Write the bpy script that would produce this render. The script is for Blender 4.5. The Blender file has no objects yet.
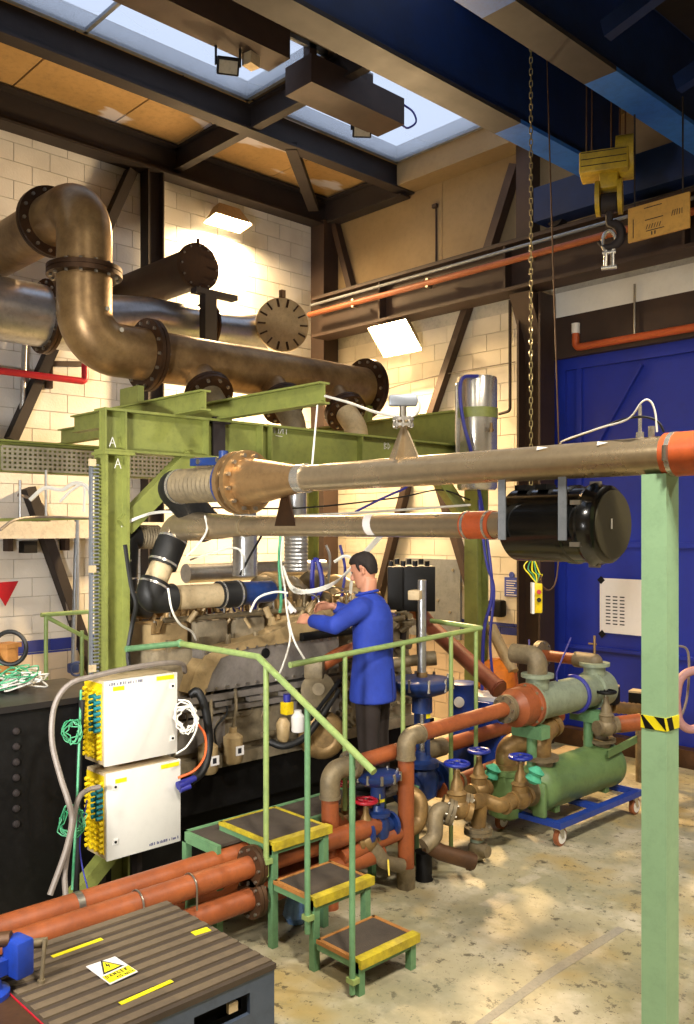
import bpy, bmesh, math, random
from mathutils import Vector, Matrix
random.seed(7)
S = bpy.context.scene
C = S.collection
PI = math.pi
# ------------------------------------------------------------------ camera
TH = math.radians(46.5); CT, ST = math.cos(TH), math.sin(TH)
CAMH = 2.6; FPX = 880.0; CX = 347.0; HZ = 530.0
cam = bpy.data.cameras.new('camera'); camo = bpy.data.objects.new('camera', cam); C.objects.link(camo)
camo.location = (0, 0, CAMH); camo.rotation_euler = (PI/2, 0, TH)
cam.sensor_fit = 'VERTICAL'; cam.sensor_height = 36.0; cam.lens = FPX/1024*36; cam.shift_y = (HZ-512)/1024
cam.clip_start = .05; cam.clip_end = 200
S.camera = camo
# ------------------------------------------------------------------ world, lights, exposure
S.view_settings.view_transform = 'Standard'; S.view_settings.look = 'None'
S.view_settings.gamma = 1.0; S.view_settings.use_curve_mapping = False
S.view_settings.exposure = 0.12
w = bpy.data.worlds.new('evening_sky'); S.world = w; w.use_nodes = True
bg = w.node_tree.nodes['Background']; bg.inputs[0].default_value = (.66, .74, .90, 1); bg.inputs[1].default_value = 1.15

def lamp(kind, loc, energy, col, size=.3, target=None, spot=None, blend=.5, sizey=None):
    l = bpy.data.lights.new(kind.lower()+'_light', kind); l.energy = energy; l.color = col
    if kind == 'AREA':
        l.shape = 'RECTANGLE' if sizey else 'DISK'; l.size = size
        if sizey: l.size_y = sizey
    else: l.shadow_soft_size = size
    if kind == 'SPOT': l.spot_size = math.radians(spot); l.spot_blend = blend
    o = bpy.data.objects.new(kind.lower()+'_light', l); C.objects.link(o); o.location = loc
    if target is not None:
        o.rotation_euler = (Vector(target)-Vector(loc)).to_track_quat('-Z', 'Y').to_euler()
    return o
WARM = (1, .68, .34); NEUT = (1, .92, .79)
# added unseen fill lamps behind and beside the camera (housings built further down)
FILL_LAMPS = [(-1.0, 2.0, 6.0, 370), (-.6, 5.6, 6.0, 250), (-3.2, -1.6, 6.0, 300), (2.2, 2.6, 6.0, 220)]
for p in FILL_LAMPS:
    lo = lamp('AREA', (p[0], p[1], p[2]-.03), p[3], NEUT, .5, (p[0]-1.2, p[1]+.8, 0)); lo.data.spread = math.radians(150)
# added tripod fill light, unseen, left of camera, aimed at the engine (stand further down)
TRIPOD_FILL = (-2.6, -.9, 2.3)
lo = lamp('AREA', TRIPOD_FILL, 95, (1, .98, .95), .7, (-7.0, 5.0, 2.5), sizey=.5); lo.data.spread = math.radians(88)

# ------------------------------------------------------------------ pixel helpers: a photo pixel on a real plane
def W(px, py, F):
    R = (px-CX)/FPX*F
    return Vector((R*CT-F*ST, R*ST+F*CT, CAMH+(HZ-py)/FPX*F))
def onx(px, py, x):
    k = (px-CX)/FPX
    return W(px, py, x/(k*CT-ST))
def ony(px, py, y):
    k = (px-CX)/FPX
    return W(px, py, y/(k*ST+CT))
def onz(px, py, z):
    return W(px, py, (z-CAMH)*FPX/(HZ-py))

# ------------------------------------------------------------------ materials
MATS = {}
def srgb(h):
    h = h.lstrip('#'); r = [int(h[i:i+2], 16)/255 for i in (0, 2, 4)]
    return tuple(c/12.92 if c <= .04045 else ((c+.055)/1.055)**2.4 for c in r)
def M(name, col, rough=.5, metal=0.0, col2=None, scale=4.0, bump=0.0, bscale=40.0, amount=.6, spec=.5, coat=0.0, emit=None, estr=0, detail=4, lo=.35, hi=.65, wear=.45):
    if name in MATS: return MATS[name]
    if isinstance(col, str): col = srgb(col)
    if col2 is None: col2 = tuple(c*.72 for c in col)
    elif isinstance(col2, str): col2 = srgb(col2)
    m = bpy.data.materials.new(name); m.use_nodes = True; nt = m.node_tree; N = nt.nodes; L = nt.links
    b = N['Principled BSDF']; b.inputs['Metallic'].default_value = metal
    b.inputs['Roughness'].default_value = rough; b.inputs['Specular IOR Level'].default_value = spec
    if coat: b.inputs['Coat Weight'].default_value = coat; b.inputs['Coat Roughness'].default_value = .12
    tc = N.new('ShaderNodeTexCoord')
    nz = N.new('ShaderNodeTexNoise'); nz.inputs['Scale'].default_value = scale; nz.inputs['Detail'].default_value = detail; nz.inputs['Roughness'].default_value = .65
    L.new(tc.outputs['Object'], nz.inputs['Vector'])
    cr = N.new('ShaderNodeMapRange'); cr.inputs[1].default_value = lo; cr.inputs[2].default_value = hi; cr.inputs[3].default_value = 0; cr.inputs[4].default_value = amount
    L.new(nz.outputs['Fac'], cr.inputs[0])
    mx = N.new('ShaderNodeMix'); mx.data_type = 'RGBA'; mx.inputs[6].default_value = (*col, 1); mx.inputs[7].default_value = (*col2, 1)
    L.new(cr.outputs[0], mx.inputs[0])
    n3 = N.new('ShaderNodeTexNoise'); n3.inputs['Scale'].default_value = max(scale*5, 14); n3.inputs['Detail'].default_value = 6; n3.inputs['Roughness'].default_value = .75
    L.new(tc.outputs['Object'], n3.inputs['Vector'])
    r3 = N.new('ShaderNodeMapRange'); r3.inputs[1].default_value = .48; r3.inputs[2].default_value = .72; r3.inputs[4].default_value = wear; L.new(n3.outputs['Fac'], r3.inputs[0])
    m3 = N.new('ShaderNodeMix'); m3.data_type = 'RGBA'; L.new(r3.outputs[0], m3.inputs[0]); L.new(mx.outputs[2], m3.inputs[6]); m3.inputs[7].default_value = (*[c*.32+.012 for c in col], 1)
    L.new(m3.outputs[2], b.inputs['Base Color'])
    rr = N.new('ShaderNodeMapRange'); rr.inputs[3].default_value = max(rough-.08, .03); rr.inputs[4].default_value = min(rough+.12, 1)
    L.new(nz.outputs['Fac'], rr.inputs[0]); L.new(rr.outputs[0], b.inputs['Roughness'])
    if bump:
        n2 = N.new('ShaderNodeTexNoise'); n2.inputs['Scale'].default_value = bscale; n2.inputs['Detail'].default_value = 3
        L.new(tc.outputs['Object'], n2.inputs['Vector'])
        bp = N.new('ShaderNodeBump'); bp.inputs['Strength'].default_value = bump; bp.inputs['Distance'].default_value = .01
        L.new(n2.outputs['Fac'], bp.inputs['Height']); L.new(bp.outputs[0], b.inputs['Normal'])
    if emit:
        b.inputs['Emission Color'].default_value = (*emit, 1); b.inputs['Emission Strength'].default_value = estr
    MATS[name] = m
    return m

m_green = M('olive green paint', '#878c46', .42, 0, '#68703a', 2.5, .08, 60, .55)
m_mint = M('pale green paint', '#98bd95', .4, 0, '#86ab86', 3, .05, 60, .5, wear=0.18)
m_stepgreen = M('step green paint', '#6a9468', .45, 0, '#4b7350', 4, .1, 60, .5)
m_rail = M('handrail green paint', '#94a660', .4, 0, '#73905a', 3, .05, 60, .6)
m_brownsteel = M('brown steel paint', '#3b281d', .65, 0, '#281b14', 2, .1, 40, .6)
m_darksteel = M('dark roof steel', '#251b19', .7, 0, '#161011', 2, .1, 40, .6)
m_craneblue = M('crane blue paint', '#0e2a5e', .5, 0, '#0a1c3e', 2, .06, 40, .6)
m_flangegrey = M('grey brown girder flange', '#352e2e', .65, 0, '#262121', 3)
m_duct = M('bronzed duct metal', '#a3855a', .36, .55, '#6a4f30', 3.0, .12, 25, .9, detail=7, wear=.3)
m_ductflange = M('dark bronzed flange', '#4c3522', .45, .7, '#302116', 5, .12, 30, .7)
m_silver = M('galvanised duct', '#c2c3c4', .3, .85, '#9fa0a2', 3, .05, 30, .5)
m_steel = M('dull stainless pipe', '#bca888', .27, .75, '#94836a', 5, .05, 40, .5, wear=.22)
m_steelbright = M('bright stainless', '#d0cbc0', .22, .75, '#b4ada0', 4, .03, 60, .4, wear=0.25)
m_copperish = M('bronze steel flange', '#bb9768', .3, .7, '#8d6f4a', 4, .06, 40, .6)
m_bolt = M('zinc bolt', '#a9a294', .35, .9)
m_orange = M('red oxide paint', '#9e542a', .45, 0, '#74391d', 5, .08, 50, .6)
m_orangeb = M('orange silicone sleeve', '#b85426', .42, 0, '#9c4420', 6, .05, 50, .4)
m_black = M('black paint', '#0a0909', .55, 0, '#121010', 4, .04, 40, .5, spec=.25)
m_blackgloss = M('gloss black paint', '#070707', .16, 0, '#0b0b0a', 4, 0, 40, .5, coat=.4, wear=0.1)
m_rubber = M('black rubber', '#121212', .55, 0, '#1d1c1b', 6, .1, 60, .5)
m_bronze = M('aged bronze casting', '#9a7b4b', .45, .45, '#6a5334', 7, .15, 40, .7)
m_castgrey = M('weathered cast iron', '#8a7a5c', .55, .25, '#5c5240', 7, .15, 40, .7)
m_valveblue = M('valve blue paint', '#1b3878', .35, 0, '#1d2c4c', 6, .1, 40, .6)
m_wheelblue = M('handwheel blue paint', '#1c2f9c', .35, 0, '#141f66', 6, .05)
m_exgreen = M('exchanger green paint', '#688450', .45, 0, '#506a3c', 3, .08, 50, .5)
m_exgrey = M('exchanger grey green paint', '#8f9a82', .5, .1, '#737c68', 5, .1, 40, .6)
m_trolley = M('trolley blue paint', '#1d3f9e', .4, 0, '#16306f', 4, .05)
m_engine = M('engine taupe paint', '#96886f', .5, .1, '#6a5f48', 5, .15, 30, .7)
m_enginetan = M('engine tan casting', '#b0966a', .5, .1, '#8b7650', 4, .15, 30, .6)
m_enginegrey = M('engine grey panel', '#89817a', .45, .2, '#6a645a', 5, .12, 40, .6)
m_cabinet = M('white cabinet enamel', '#dcd9d0', .35, 0, '#d2cfc6', 2, .0, 40, .4, wear=0.08)
m_wood = M('plywood', '#b0783c', .6, 0, '#8d5c2b', 6, .1, 30, .6)
m_yellow = M('yellow plastic', '#e3c515', .4, 0, '#cfae10', 6)
m_safetyyellow = M('worn yellow nosing', '#c9b428', .5, 0, '#7d6d28', 9, .1, 50, .7)
m_teal = M('teal plastic', '#128089', .4)
m_tread = M('tread rubber', '#4b4136', .75, 0, '#3a3129', 5, .3, 160, .7)
m_greyblue = M('grey blue cabinet paint', '#4b5668', .45, 0, '#3f4a5b', 2, .03)
m_mat = M('ribbed mat', '#6b5c47', .7, 0, '#55483a', 3, .1, 50, .6)
m_matdark = M('ribbed mat rib', '#463a2e', .7, 0, '#382d24', 3, .1, 50, .6)
m_rust = M('rusty steel plate', '#5a3d24', .55, .4, '#3b2717', 5, .15, 30, .7)
m_viceblue = M('vice blue paint', '#1f3fa0', .35, 0, '#15307c', 6, .05)
m_white = M('white plastic', '#e6e4de', .4, 0, '#dcd9d2', 3, wear=0.1)
m_paper = M('white paper', '#ded9d4', .7, 0, '#d6d1cc', 2, wear=0.08)
m_ink = M('dark ink', '#1b1b22', .7)
m_inkblue = M('navy ink', '#1d2a6b', .7)
m_red = M('red paint', '#b5182a', .4, 0, '#93101f', 5)
m_doorblue = M('door blue paint', '#1b2f9a', .4, 0, '#16278a', 1.5, .04, 20, .5, wear=0.25)
m_cableW = M('white cable', '#e2dfd4', .45, wear=0.1)
m_cableG = M('grey cable', '#857a70', .5)
m_cableK = M('black cable', '#101010', .5)
m_cableGr = M('green cable', '#2f8f5f', .5, 0, '#7fc79b', 9)
m_cableO = M('orange cable', '#e0652a', .5)
m_cableB = M('blue cable', '#2c2f8e', .45)
m_hookyellow = M('hook block yellow', '#c9a92c', .45, 0, '#8d7620', 6, .12, 40, .7)
m_sign = M('tan sign board', '#c99a4a', .6, 0, '#b58740', 3)
m_hiviz = M('hazard yellow', '#f2e11c', .4, wear=0.12)
m_skin = M('skin', '#c98e70', .5, 0, '#b87b60', 8, .05, 80, wear=0.05)
m_coat = M('blue work coat', '#213da6', .75, 0, '#1a3088', 5, .35, 14, .6, wear=0.2)
m_trouser = M('dark trousers', '#2b211d', .8, 0, '#201814', 6, .3, 20)
m_shoe = M('black shoe', '#120f0e', .4)
m_hair = M('dark brown hair', '#21150e', .75, 0, '#140c08', 30, .5, 120)
m_greysteel = M('grey steel panel', '#8b9097', .4, .5, '#7b8087', 3)
m_concreteduct = M('cream painted trunking', '#d6d0c4', .5, 0, '#c2baac', 4)
m_cream = M('cream lagging', '#c9b48e', .6, 0, '#b29a72', 5, .1)
m_board = M('pale wall board', '#84704f', .75, 0, '#725e40', 1.2, .05, 20, .5, wear=0.2)
m_ceil = M('ceiling board', '#a98a5e', .8, 0, '#967849', 1.0, .05, 20, .5, wear=0.2)
m_lampglass = M('lit lamp glass', '#fff0c8', .3, 0, emit=(1, .78, .45), estr=60)
m_lamphouse = M('lamp housing', '#b89a6a', .5, .2)
m_glass = M('dull lamp glass', '#a8a294', .15)
m_orangeplast = M('orange plastic', '#e8801f', .5)
m_chain = M('chain steel', '#9a8a5e', .4, .8)
m_grating = M('perforated tray', '#b5ad98', .45, .5, '#958d78', 8)

# ------------------------------------------------------------------ mesh collector
def frame_of(d, hint=None):
    d = d.normalized()
    if hint is None: hint = Vector((0, 0, 1)) if abs(d.z) < .95 else Vector((1, 0, 0))
    u = hint.cross(d)
    if u.length < 1e-5: u = Vector((1, 0, 0)).cross(d)
    u.normalize(); v = d.cross(u).normalized()
    return u, v
class MB:
    def __init__(s): s.v = []; s.f = []
    def add(s, vs, fs):
        n = len(s.v); s.v += [tuple(p) for p in vs]; s.f += [tuple(i+n for i in f) for f in fs]; return s
    def box(s, a, b):
        x0, x1 = sorted((a[0], b[0])); y0, y1 = sorted((a[1], b[1])); z0, z1 = sorted((a[2], b[2]))
        return s.add([(x0,y0,z0),(x1,y0,z0),(x1,y1,z0),(x0,y1,z0),(x0,y0,z1),(x1,y0,z1),(x1,y1,z1),(x0,y1,z1)],
                     [(3,2,1,0),(4,5,6,7),(0,1,5,4),(1,2,6,5),(2,3,7,6),(3,0,4,7)])
    def bar(s, p0, p1, w, h, hint=None):          # rectangular bar; w sideways, h along the other axis
        p0 = Vector(p0); p1 = Vector(p1); u, v = frame_of(p1-p0, hint)
        vs = []
        for p in (p0, p1):
            for a, b in ((-1,-1),(1,-1),(1,1),(-1,1)): vs.append(p+u*a*w/2+v*b*h/2)
        return s.add(vs, [(3,2,1,0),(4,5,6,7),(0,1,5,4),(1,2,6,5),(2,3,7,6),(3,0,4,7)])
    def cbox(s, c, sx, sy, sz, rz=0, m=None, bev=0):
        m = m or Matrix.Rotation(rz, 3, 'Z'); c = Vector(c)
        if bev:
            bm = bmesh.new(); bmesh.ops.create_cube(bm, size=1)
            for v in bm.verts: v.co = Vector((v.co.x*sx, v.co.y*sy, v.co.z*sz))
            bmesh.ops.bevel(bm, geom=bm.edges[:], offset=bev, segments=2, affect='EDGES', profile=.5)
            bm.verts.index_update()
            s.add([c+m@v.co for v in bm.verts], [[v.index for v in f.verts] for f in bm.faces]); bm.free(); return s
        vs = [c+m@Vector((a*sx/2, b*sy/2, d*sz/2)) for d in (-1,1) for a, b in ((-1,-1),(1,-1),(1,1),(-1,1))]
        return s.add(vs, [(3,2,1,0),(4,5,6,7),(0,1,5,4),(1,2,6,5),(2,3,7,6),(3,0,4,7)])
    def tube(s, pts, r, seg=12, cap=True, closed=False):
        pts = [Vector(p) for p in pts]; n = len(pts)
        rs = r if isinstance(r, (list, tuple)) else [r]*n
        tang = []
        for i in range(n):
            if closed: t = pts[(i+1) % n]-pts[i-1]
            else: t = pts[min(i+1, n-1)]-pts[max(i-1, 0)]
            tang.append(t.normalized() if t.length > 1e-9 else Vector((0, 0, 1)))
        u, v = frame_of(tang[0]); vs = []
        for i in range(n):
            t = tang[i]; u = u-t*u.dot(t)
            if u.length < 1e-6: u, _ = frame_of(t)
            u.normalize(); v = t.cross(u)
            for k in range(seg):
                a = 2*PI*k/seg; vs.append(pts[i]+(u*math.cos(a)+v*math.sin(a))*rs[i])
        fs = []
        for i in range(n if closed else n-1):
            j = (i+1) % n
            for k in range(seg):
                l = (k+1) % seg; fs.append((i*seg+k, i*seg+l, j*seg+l, j*seg+k))
        if cap and not closed:
            fs.append(tuple(range(seg-1, -1, -1))); fs.append(tuple((n-1)*seg+k for k in range(seg)))
        return s.add(vs, fs)
    def cyl(s, p0, p1, r0, r1=None, seg=20):
        return s.tube([p0, p1], [r0, r0 if r1 is None else r1], seg)
    def lathe(s, o, axis, prof, seg=24):            # prof: (radius, height along axis)
        o = Vector(o); axis = Vector(axis).normalized()
        u, v = frame_of(axis); vs = []; fs = []
        for r, h in prof:
            for k in range(seg):
                a = 2*PI*k/seg; vs.append(o+axis*h+(u*math.cos(a)+v*math.sin(a))*max(r, 1e-4))
        for i in range(len(prof)-1):
            for k in range(seg):
                l = (k+1) % seg; fs.append((i*seg+k, i*seg+l, (i+1)*seg+l, (i+1)*seg+k))
        fs.append(tuple(range(seg-1, -1, -1))); fs.append(tuple((len(prof)-1)*seg+k for k in range(seg)))
        return s.add(vs, fs)
    def torus(s, c, axis, R, r, seg=24, sub=8):
        c = Vector(c); u, v = frame_of(Vector(axis))
        return s.tube([c+(u*math.cos(2*PI*k/seg)+v*math.sin(2*PI*k/seg))*R for k in range(seg)], r, sub, closed=True)
    def prism(s, poly, ext):                        # polygon (3D points, planar) extruded by vector ext
        n = len(poly); ext = Vector(ext); a = [Vector(p) for p in poly]
        nrm = Vector((0,0,0))
        for i in range(n): nrm += a[i].cross(a[(i+1) % n])
        if nrm.dot(ext) > 0: a.reverse()
        return s.add(a+[p+ext for p in a], [tuple(range(n)), tuple(range(2*n-1, n-1, -1))]+[(i, i+n, (i+1) % n+n, (i+1) % n) for i in range(n)])
    def ibeam(s, p0, p1, h, wd, tf=.02, tw=.014, up=(0,0,1)):
        p0 = Vector(p0); p1 = Vector(p1); up = Vector(up); d = (p1-p0).normalized(); side = up.cross(d).normalized()
        def slab(c0, c1, a, b, A, B):
            vs = [c+a*x*A/2+b*y*B/2 for c in (c0, c1) for x, y in ((-1,-1),(1,-1),(1,1),(-1,1))]
            s.add(vs, [(3,2,1,0),(4,5,6,7),(0,1,5,4),(1,2,6,5),(2,3,7,6),(3,0,4,7)])
        for sg in (-1, 1):
            o = up*sg*(h-tf)/2; slab(p0+o, p1+o, side, up, wd, tf)
        slab(p0, p1, side, up, tw, h-2*tf)
        return s
    def bolts(s, c, axis, R, n, r=.014, t=.02, ph=0):
        c = Vector(c); ax = Vector(axis).normalized(); u, v = frame_of(ax)
        for k in range(n):
            a = 2*PI*k/n+ph; p = c+(u*math.cos(a)+v*math.sin(a))*R
            s.tube([p-ax*t, p+ax*t], r, 6)
        return s
def fillet(pts, R, n=7):                            # rounded polyline
    pts = [Vector(p) for p in pts]; out = [pts[0]]
    for i in range(1, len(pts)-1):
        a, b, c = pts[i-1], pts[i], pts[i+1]
        d1 = (a-b); d2 = (c-b); l1, l2 = d1.length, d2.length
        d1.normalize(); d2.normalize(); ang = d1.angle(d2)
        if ang > PI-.02: out.append(b); continue
        t = min(R/math.tan(ang/2), l1*.49, l2*.49); rr = t*math.tan(ang/2)
        bis = (d1+d2).normalized(); cen = b+bis*(rr/math.sin(ang/2))
        s0 = b+d1*t-cen; s1 = b+d2*t-cen; tot = s0.angle(s1)
        ax = s0.cross(s1).normalized()
        for k in range(n+1): out.append(cen+Matrix.Rotation(tot*k/n, 3, ax)@s0)
    out.append(pts[-1]); return out
def spline(pts, n=8):                               # Catmull-Rom
    P = [Vector(p) for p in pts]; P = [P[0]*2-P[1]]+P+[P[-1]*2-P[-2]]; out = []
    for i in range(1, len(P)-2):
        for k in range(n):
            t = k/n; a, b, c, d = P[i-1], P[i], P[i+1], P[i+2]
            out.append(.5*((2*b)+(c-a)*t+(2*a-5*b+4*c-d)*t*t+(3*b-a-3*c+d)*t**3))
    out.append(P[-2]); return out

ORG = {}
def mesh_of(name, mb, mat, off=Vector((0,0,0)), flat=False):
    me = bpy.data.meshes.new(name); me.from_pydata([tuple(Vector(p)-off) for p in mb.v], [], mb.f)
    me.update()
    if mat: me.materials.append(mat)
    if not flat:
        me.polygons.foreach_set('use_smooth', [True]*len(me.polygons)); me.set_sharp_from_angle(angle=math.radians(38))
    return me
def obj(name, mb, mat, parent=None, off=None):
    if off is None:
        if parent is not None: off = ORG[parent.name]
        else:
            xs, ys, zs = zip(*mb.v); off = Vector(((min(xs)+max(xs))/2, (min(ys)+max(ys))/2, min(zs)))
    o = bpy.data.objects.new(name, mesh_of(name, mb, mat, off)); C.objects.link(o)
    if parent is not None: o.parent = parent
    else: o.location = off
    ORG[o.name] = Vector(off); return o
def tag(o, label, cat, group=None, kind=None):
    if label: o['label'] = label
    if cat: o['category'] = cat
    if group: o['group'] = group
    if kind: o['kind'] = kind
    return o
def thing(name, label, cat, loc, group=None):
    o = bpy.data.objects.new(name, None); C.objects.link(o); o.location = loc; o.empty_display_size = .1
    ORG[o.name] = Vector(loc); return tag(o, label, cat, group)
def solo(name, mb, mat, label, cat, group=None): return tag(obj(name, mb, mat), label, cat, group)
def struct(name, mb, mat, label=None):
    o = obj(name, mb, mat, off=Vector((0,0,0))); o['kind'] = 'structure'
    if label: o['label'] = label
    return o
def stuff(o): o['kind'] = 'stuff'; return o
def lab(o, t): o['label'] = t; return o
V = Vector
X, Y, Z = V((1,0,0)), V((0,1,0)), V((0,0,1))
# ================================================================== THE SETTING
LX, DY, CZ = -10.3, 9.3, 7.75          # left wall plane, back wall plane, ceiling height
def floor_material():
    m = bpy.data.materials.new('worn painted concrete'); m.use_nodes = True; nt = m.node_tree; N = nt.nodes; L = nt.links
    b = N['Principled BSDF']; tc = N.new('ShaderNodeTexCoord')
    def noise(scale, detail=5, rough=.6, vec=None):
        n = N.new('ShaderNodeTexNoise'); n.inputs['Scale'].default_value = scale; n.inputs['Detail'].default_value = detail; n.inputs['Roughness'].default_value = rough
        L.new(vec or tc.outputs['Object'], n.inputs['Vector']); return n.outputs['Fac']
    def rng(v, a, b_, c=0, d=1):
        r = N.new('ShaderNodeMapRange'); r.inputs[1].default_value = a; r.inputs[2].default_value = b_; r.inputs[3].default_value = c; r.inputs[4].default_value = d
        L.new(v, r.inputs[0]); return r.outputs[0]
    def mix(f, a, c):
        x = N.new('ShaderNodeMix'); x.data_type = 'RGBA'; L.new(f, x.inputs[0])
        if isinstance(a, str): x.inputs[6].default_value = (*srgb(a), 1)
        else: L.new(a, x.inputs[6])
        x.inputs[7].default_value = (*srgb(c), 1); return x.outputs[2]
    c = mix(rng(noise(.7), .4, .62), '#b0a588', '#938b66')
    c = mix(rng(noise(2.3, 6), .5, .66, 0, .75), c, '#c9bea4')
    c = mix(rng(noise(1.1, 3), .53, .66, 0, .7), c, '#ab8f4c')
    c = mix(rng(noise(5, 8, .75), .56, .66, 0, .55), c, '#7b7a63')
    c = mix(rng(noise(9, 5, .75), .575, .62, 0, .8), c, '#4a4232')
    c = mix(rng(noise(30, 3, .7), .63, .67, 0, .8), c, '#3a3126')
    c = mix(rng(noise(1.7, 7, .7), .5, .58, 0, .4), c, '#7f7f68')
    L.new(c, b.inputs['Base Color']); L.new(rng(noise(3), .3, .7, .38, .7), b.inputs['Roughness'])
    bp = N.new('ShaderNodeBump'); bp.inputs['Strength'].default_value = .25; bp.inputs['Distance'].default_value = .01
    L.new(noise(18, 5), bp.inputs['Height']); L.new(bp.outputs[0], b.inputs['Normal'])
    return m
def block_material(name, z0, z1, upper, lower):
    m = bpy.data.materials.new(name); m.use_nodes = True; nt = m.node_tree; N = nt.nodes; L = nt.links
    b = N['Principled BSDF']; b.inputs['Roughness'].default_value = .6
    g = N.new('ShaderNodeNewGeometry'); sp = N.new('ShaderNodeSeparateXYZ'); L.new(g.outputs['Position'], sp.inputs[0])
    nz = N.new('ShaderNodeTexNoise'); nz.inputs['Scale'].default_value = 1.6; nz.inputs['Detail'].default_value = 5; L.new(g.outputs['Position'], nz.inputs['Vector'])
    def gt(v):
        k = N.new('ShaderNodeMath'); k.operation = 'GREATER_THAN'; L.new(sp.outputs['Z'], k.inputs[0]); k.inputs[1].default_value = v; return k.outputs[0]
    def mix(f, a, c):
        x = N.new('ShaderNodeMix'); x.data_type = 'RGBA'; L.new(f, x.inputs[0])
        for i, q in ((6, a), (7, c)):
            if isinstance(q, str): x.inputs[i].default_value = (*srgb(q), 1)
            else: L.new(q, x.inputs[i])
        return x.outputs[2]
    c = mix(gt(z0), lower, '#1e2f86'); c = mix(gt(z1), c, upper)
    mr = N.new('ShaderNodeMapRange'); mr.inputs[1].default_value = .45; mr.inputs[2].default_value = .75; mr.inputs[4].default_value = .35; L.new(nz.outputs['Fac'], mr.inputs[0])
    c = mix(mr.outputs[0], c, '#6e6658')
    L.new(c, b.inputs['Base Color'])
    n2 = N.new('ShaderNodeTexNoise'); n2.inputs['Scale'].default_value = 45; L.new(g.outputs['Position'], n2.inputs['Vector'])
    bp = N.new('ShaderNodeBump'); bp.inputs['Strength'].default_value = .3; bp.inputs['Distance'].default_value = .008
    L.new(n2.outputs['Fac'], bp.inputs['Height']); L.new(bp.outputs[0], b.inputs['Normal'])
    return m
m_floor = floor_material()
m_blockL = block_material('painted blockwork by the ducts', 1.10, 1.27, '#d2cfca', '#c0b4a4')
m_blockB = block_material('painted blockwork by the corner', 1.25, 1.40, '#d4ccbd', '#c2ae96')
m_mortar = M('painted mortar', '#bdb7ab', .8)
m_hallwall = M('hall wall paint', '#a89c88', .8, 0, '#978b78', 1)

fl_ = struct('floor', MB().box((LX-.2, -7, -.2), (6, DY+.4, 0)), m_floor, 'worn pale painted concrete floor')
for q_, mm in (([(548, 896), (566, 887), (584, 880), (566, 888)], 0), ([(478, 905), (500, 892), (520, 896), (498, 909)], 1), ([(515, 880), (532, 874), (542, 877), (524, 885)], 1), ([(466, 1030), (540, 974), (618, 926), (626, 930), (548, 980), (480, 1030)], 2)):
    if mm: 
        g_ = [onz(a_, b2, .0008) for a_, b2 in q_]; obj('paint_patch', MB().prism(g_, (0, 0, .0006)), (None, M('worn cream line', '#b9ad92', .7, 0, '#9c947a', 12), M('grey repair line', '#948c7c', .7, 0, '#a09a84', 9))[mm], fl_, V((0,0,0)))
# left wall: backing and proud blocks
wl = struct('wall_left', MB().box((LX-.25, -7, 0), (LX-.012, DY+.25, CZ+.2)), m_mortar, 'painted blockwork wall behind the ducts')
BW, BH, J = .45, .225, .009
def block_mesh(dx, dy, dz, mat):
    h = MB().box((-dx/2, -dy/2, -dz/2), (dx/2, dy/2, dz/2)); return mesh_of('block', h, mat, flat=True)
def lay(wall, centres, me, size, mat, limit=300):
    def rank(c):
        F = -c.x*ST+c.y*CT; px = CX+(c.x*CT+c.y*ST)/F*FPX; py = HZ-(c.z-CAMH)/F*FPX
        return (0 if -15 < px < 709 and 90 < py < 720 else 1, F)
    centres.sort(key=rank)
    for c in centres[:limit]:
        o = bpy.data.objects.new('block', me); C.objects.link(o); o.location = c; o.parent = wall
    if len(centres) > limit:
        mb = MB()
        for c in centres[limit:]: mb.cbox(c, *size)
        stuff(obj('blocks', mb, mat, off=V((0,0,0)))).parent = wall
cs = []
for r in range(int(CZ/BH)+1):
    for k in range(-22, 14):
        y = 3.42+k*BW+(BW/2 if r % 2 else 0); z = BH*(r+.5)
        if y+BW/2 < DY and z+BH/2 <= CZ+.1: cs.append(V((LX-.006, y, z)))
lay(wl, cs, block_mesh(.014, BW-J, BH-J, m_blockL), (.014, BW-J, BH-J), m_blockL)
# back wall
wb = struct('wall_back', MB().box((LX-.25, DY+.012, 0), (-6.25, DY+.3, 5.5)).box((LX-.25, DY+.02, 5.5), (6, DY+.3, CZ+.2)).box((-6.25, DY+.02, 5.05), (6, DY+.3, 5.5)).box((-2.4, DY, 0), (6, DY+.3, 5.05)), m_mortar, 'painted wall behind the crane rail')
cs = []
for r in range(24):
    for k in range(9):
        x = LX+.24+k*BW+(BW/2 if r % 2 else 0); z = BH*(r+.5)
        if x+BW/2 < -6.2: cs.append(V((x, DY+.006, z)))
lay(wb, cs, block_mesh(BW-J, .014, BH-J, m_blockB), (BW-J, .014, BH-J), m_blockB)
for x0, x1 in ((-10.28, -7.9), (-7.89, -5.5), (-5.49, -3.1), (-3.09, -.7)):
    obj('wall_board', MB().box((x0, DY, 5.75), (x1, DY+.02, CZ)), m_board, wb, V((0,0,0)))
obj('strip', MB().box((-6.25, DY-.0, 5.2), (-.7, DY+.02, 5.5)), m_white, wb, V((0,0,0)))
struct('wall_front', MB().box((LX-.25, -7.2, 0), (6, -7, CZ+.2)), m_hallwall)
struct('wall_right', MB().box((6, -7.2, 0), (6.2, DY+.3, CZ+.2)), m_hallwall)
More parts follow.
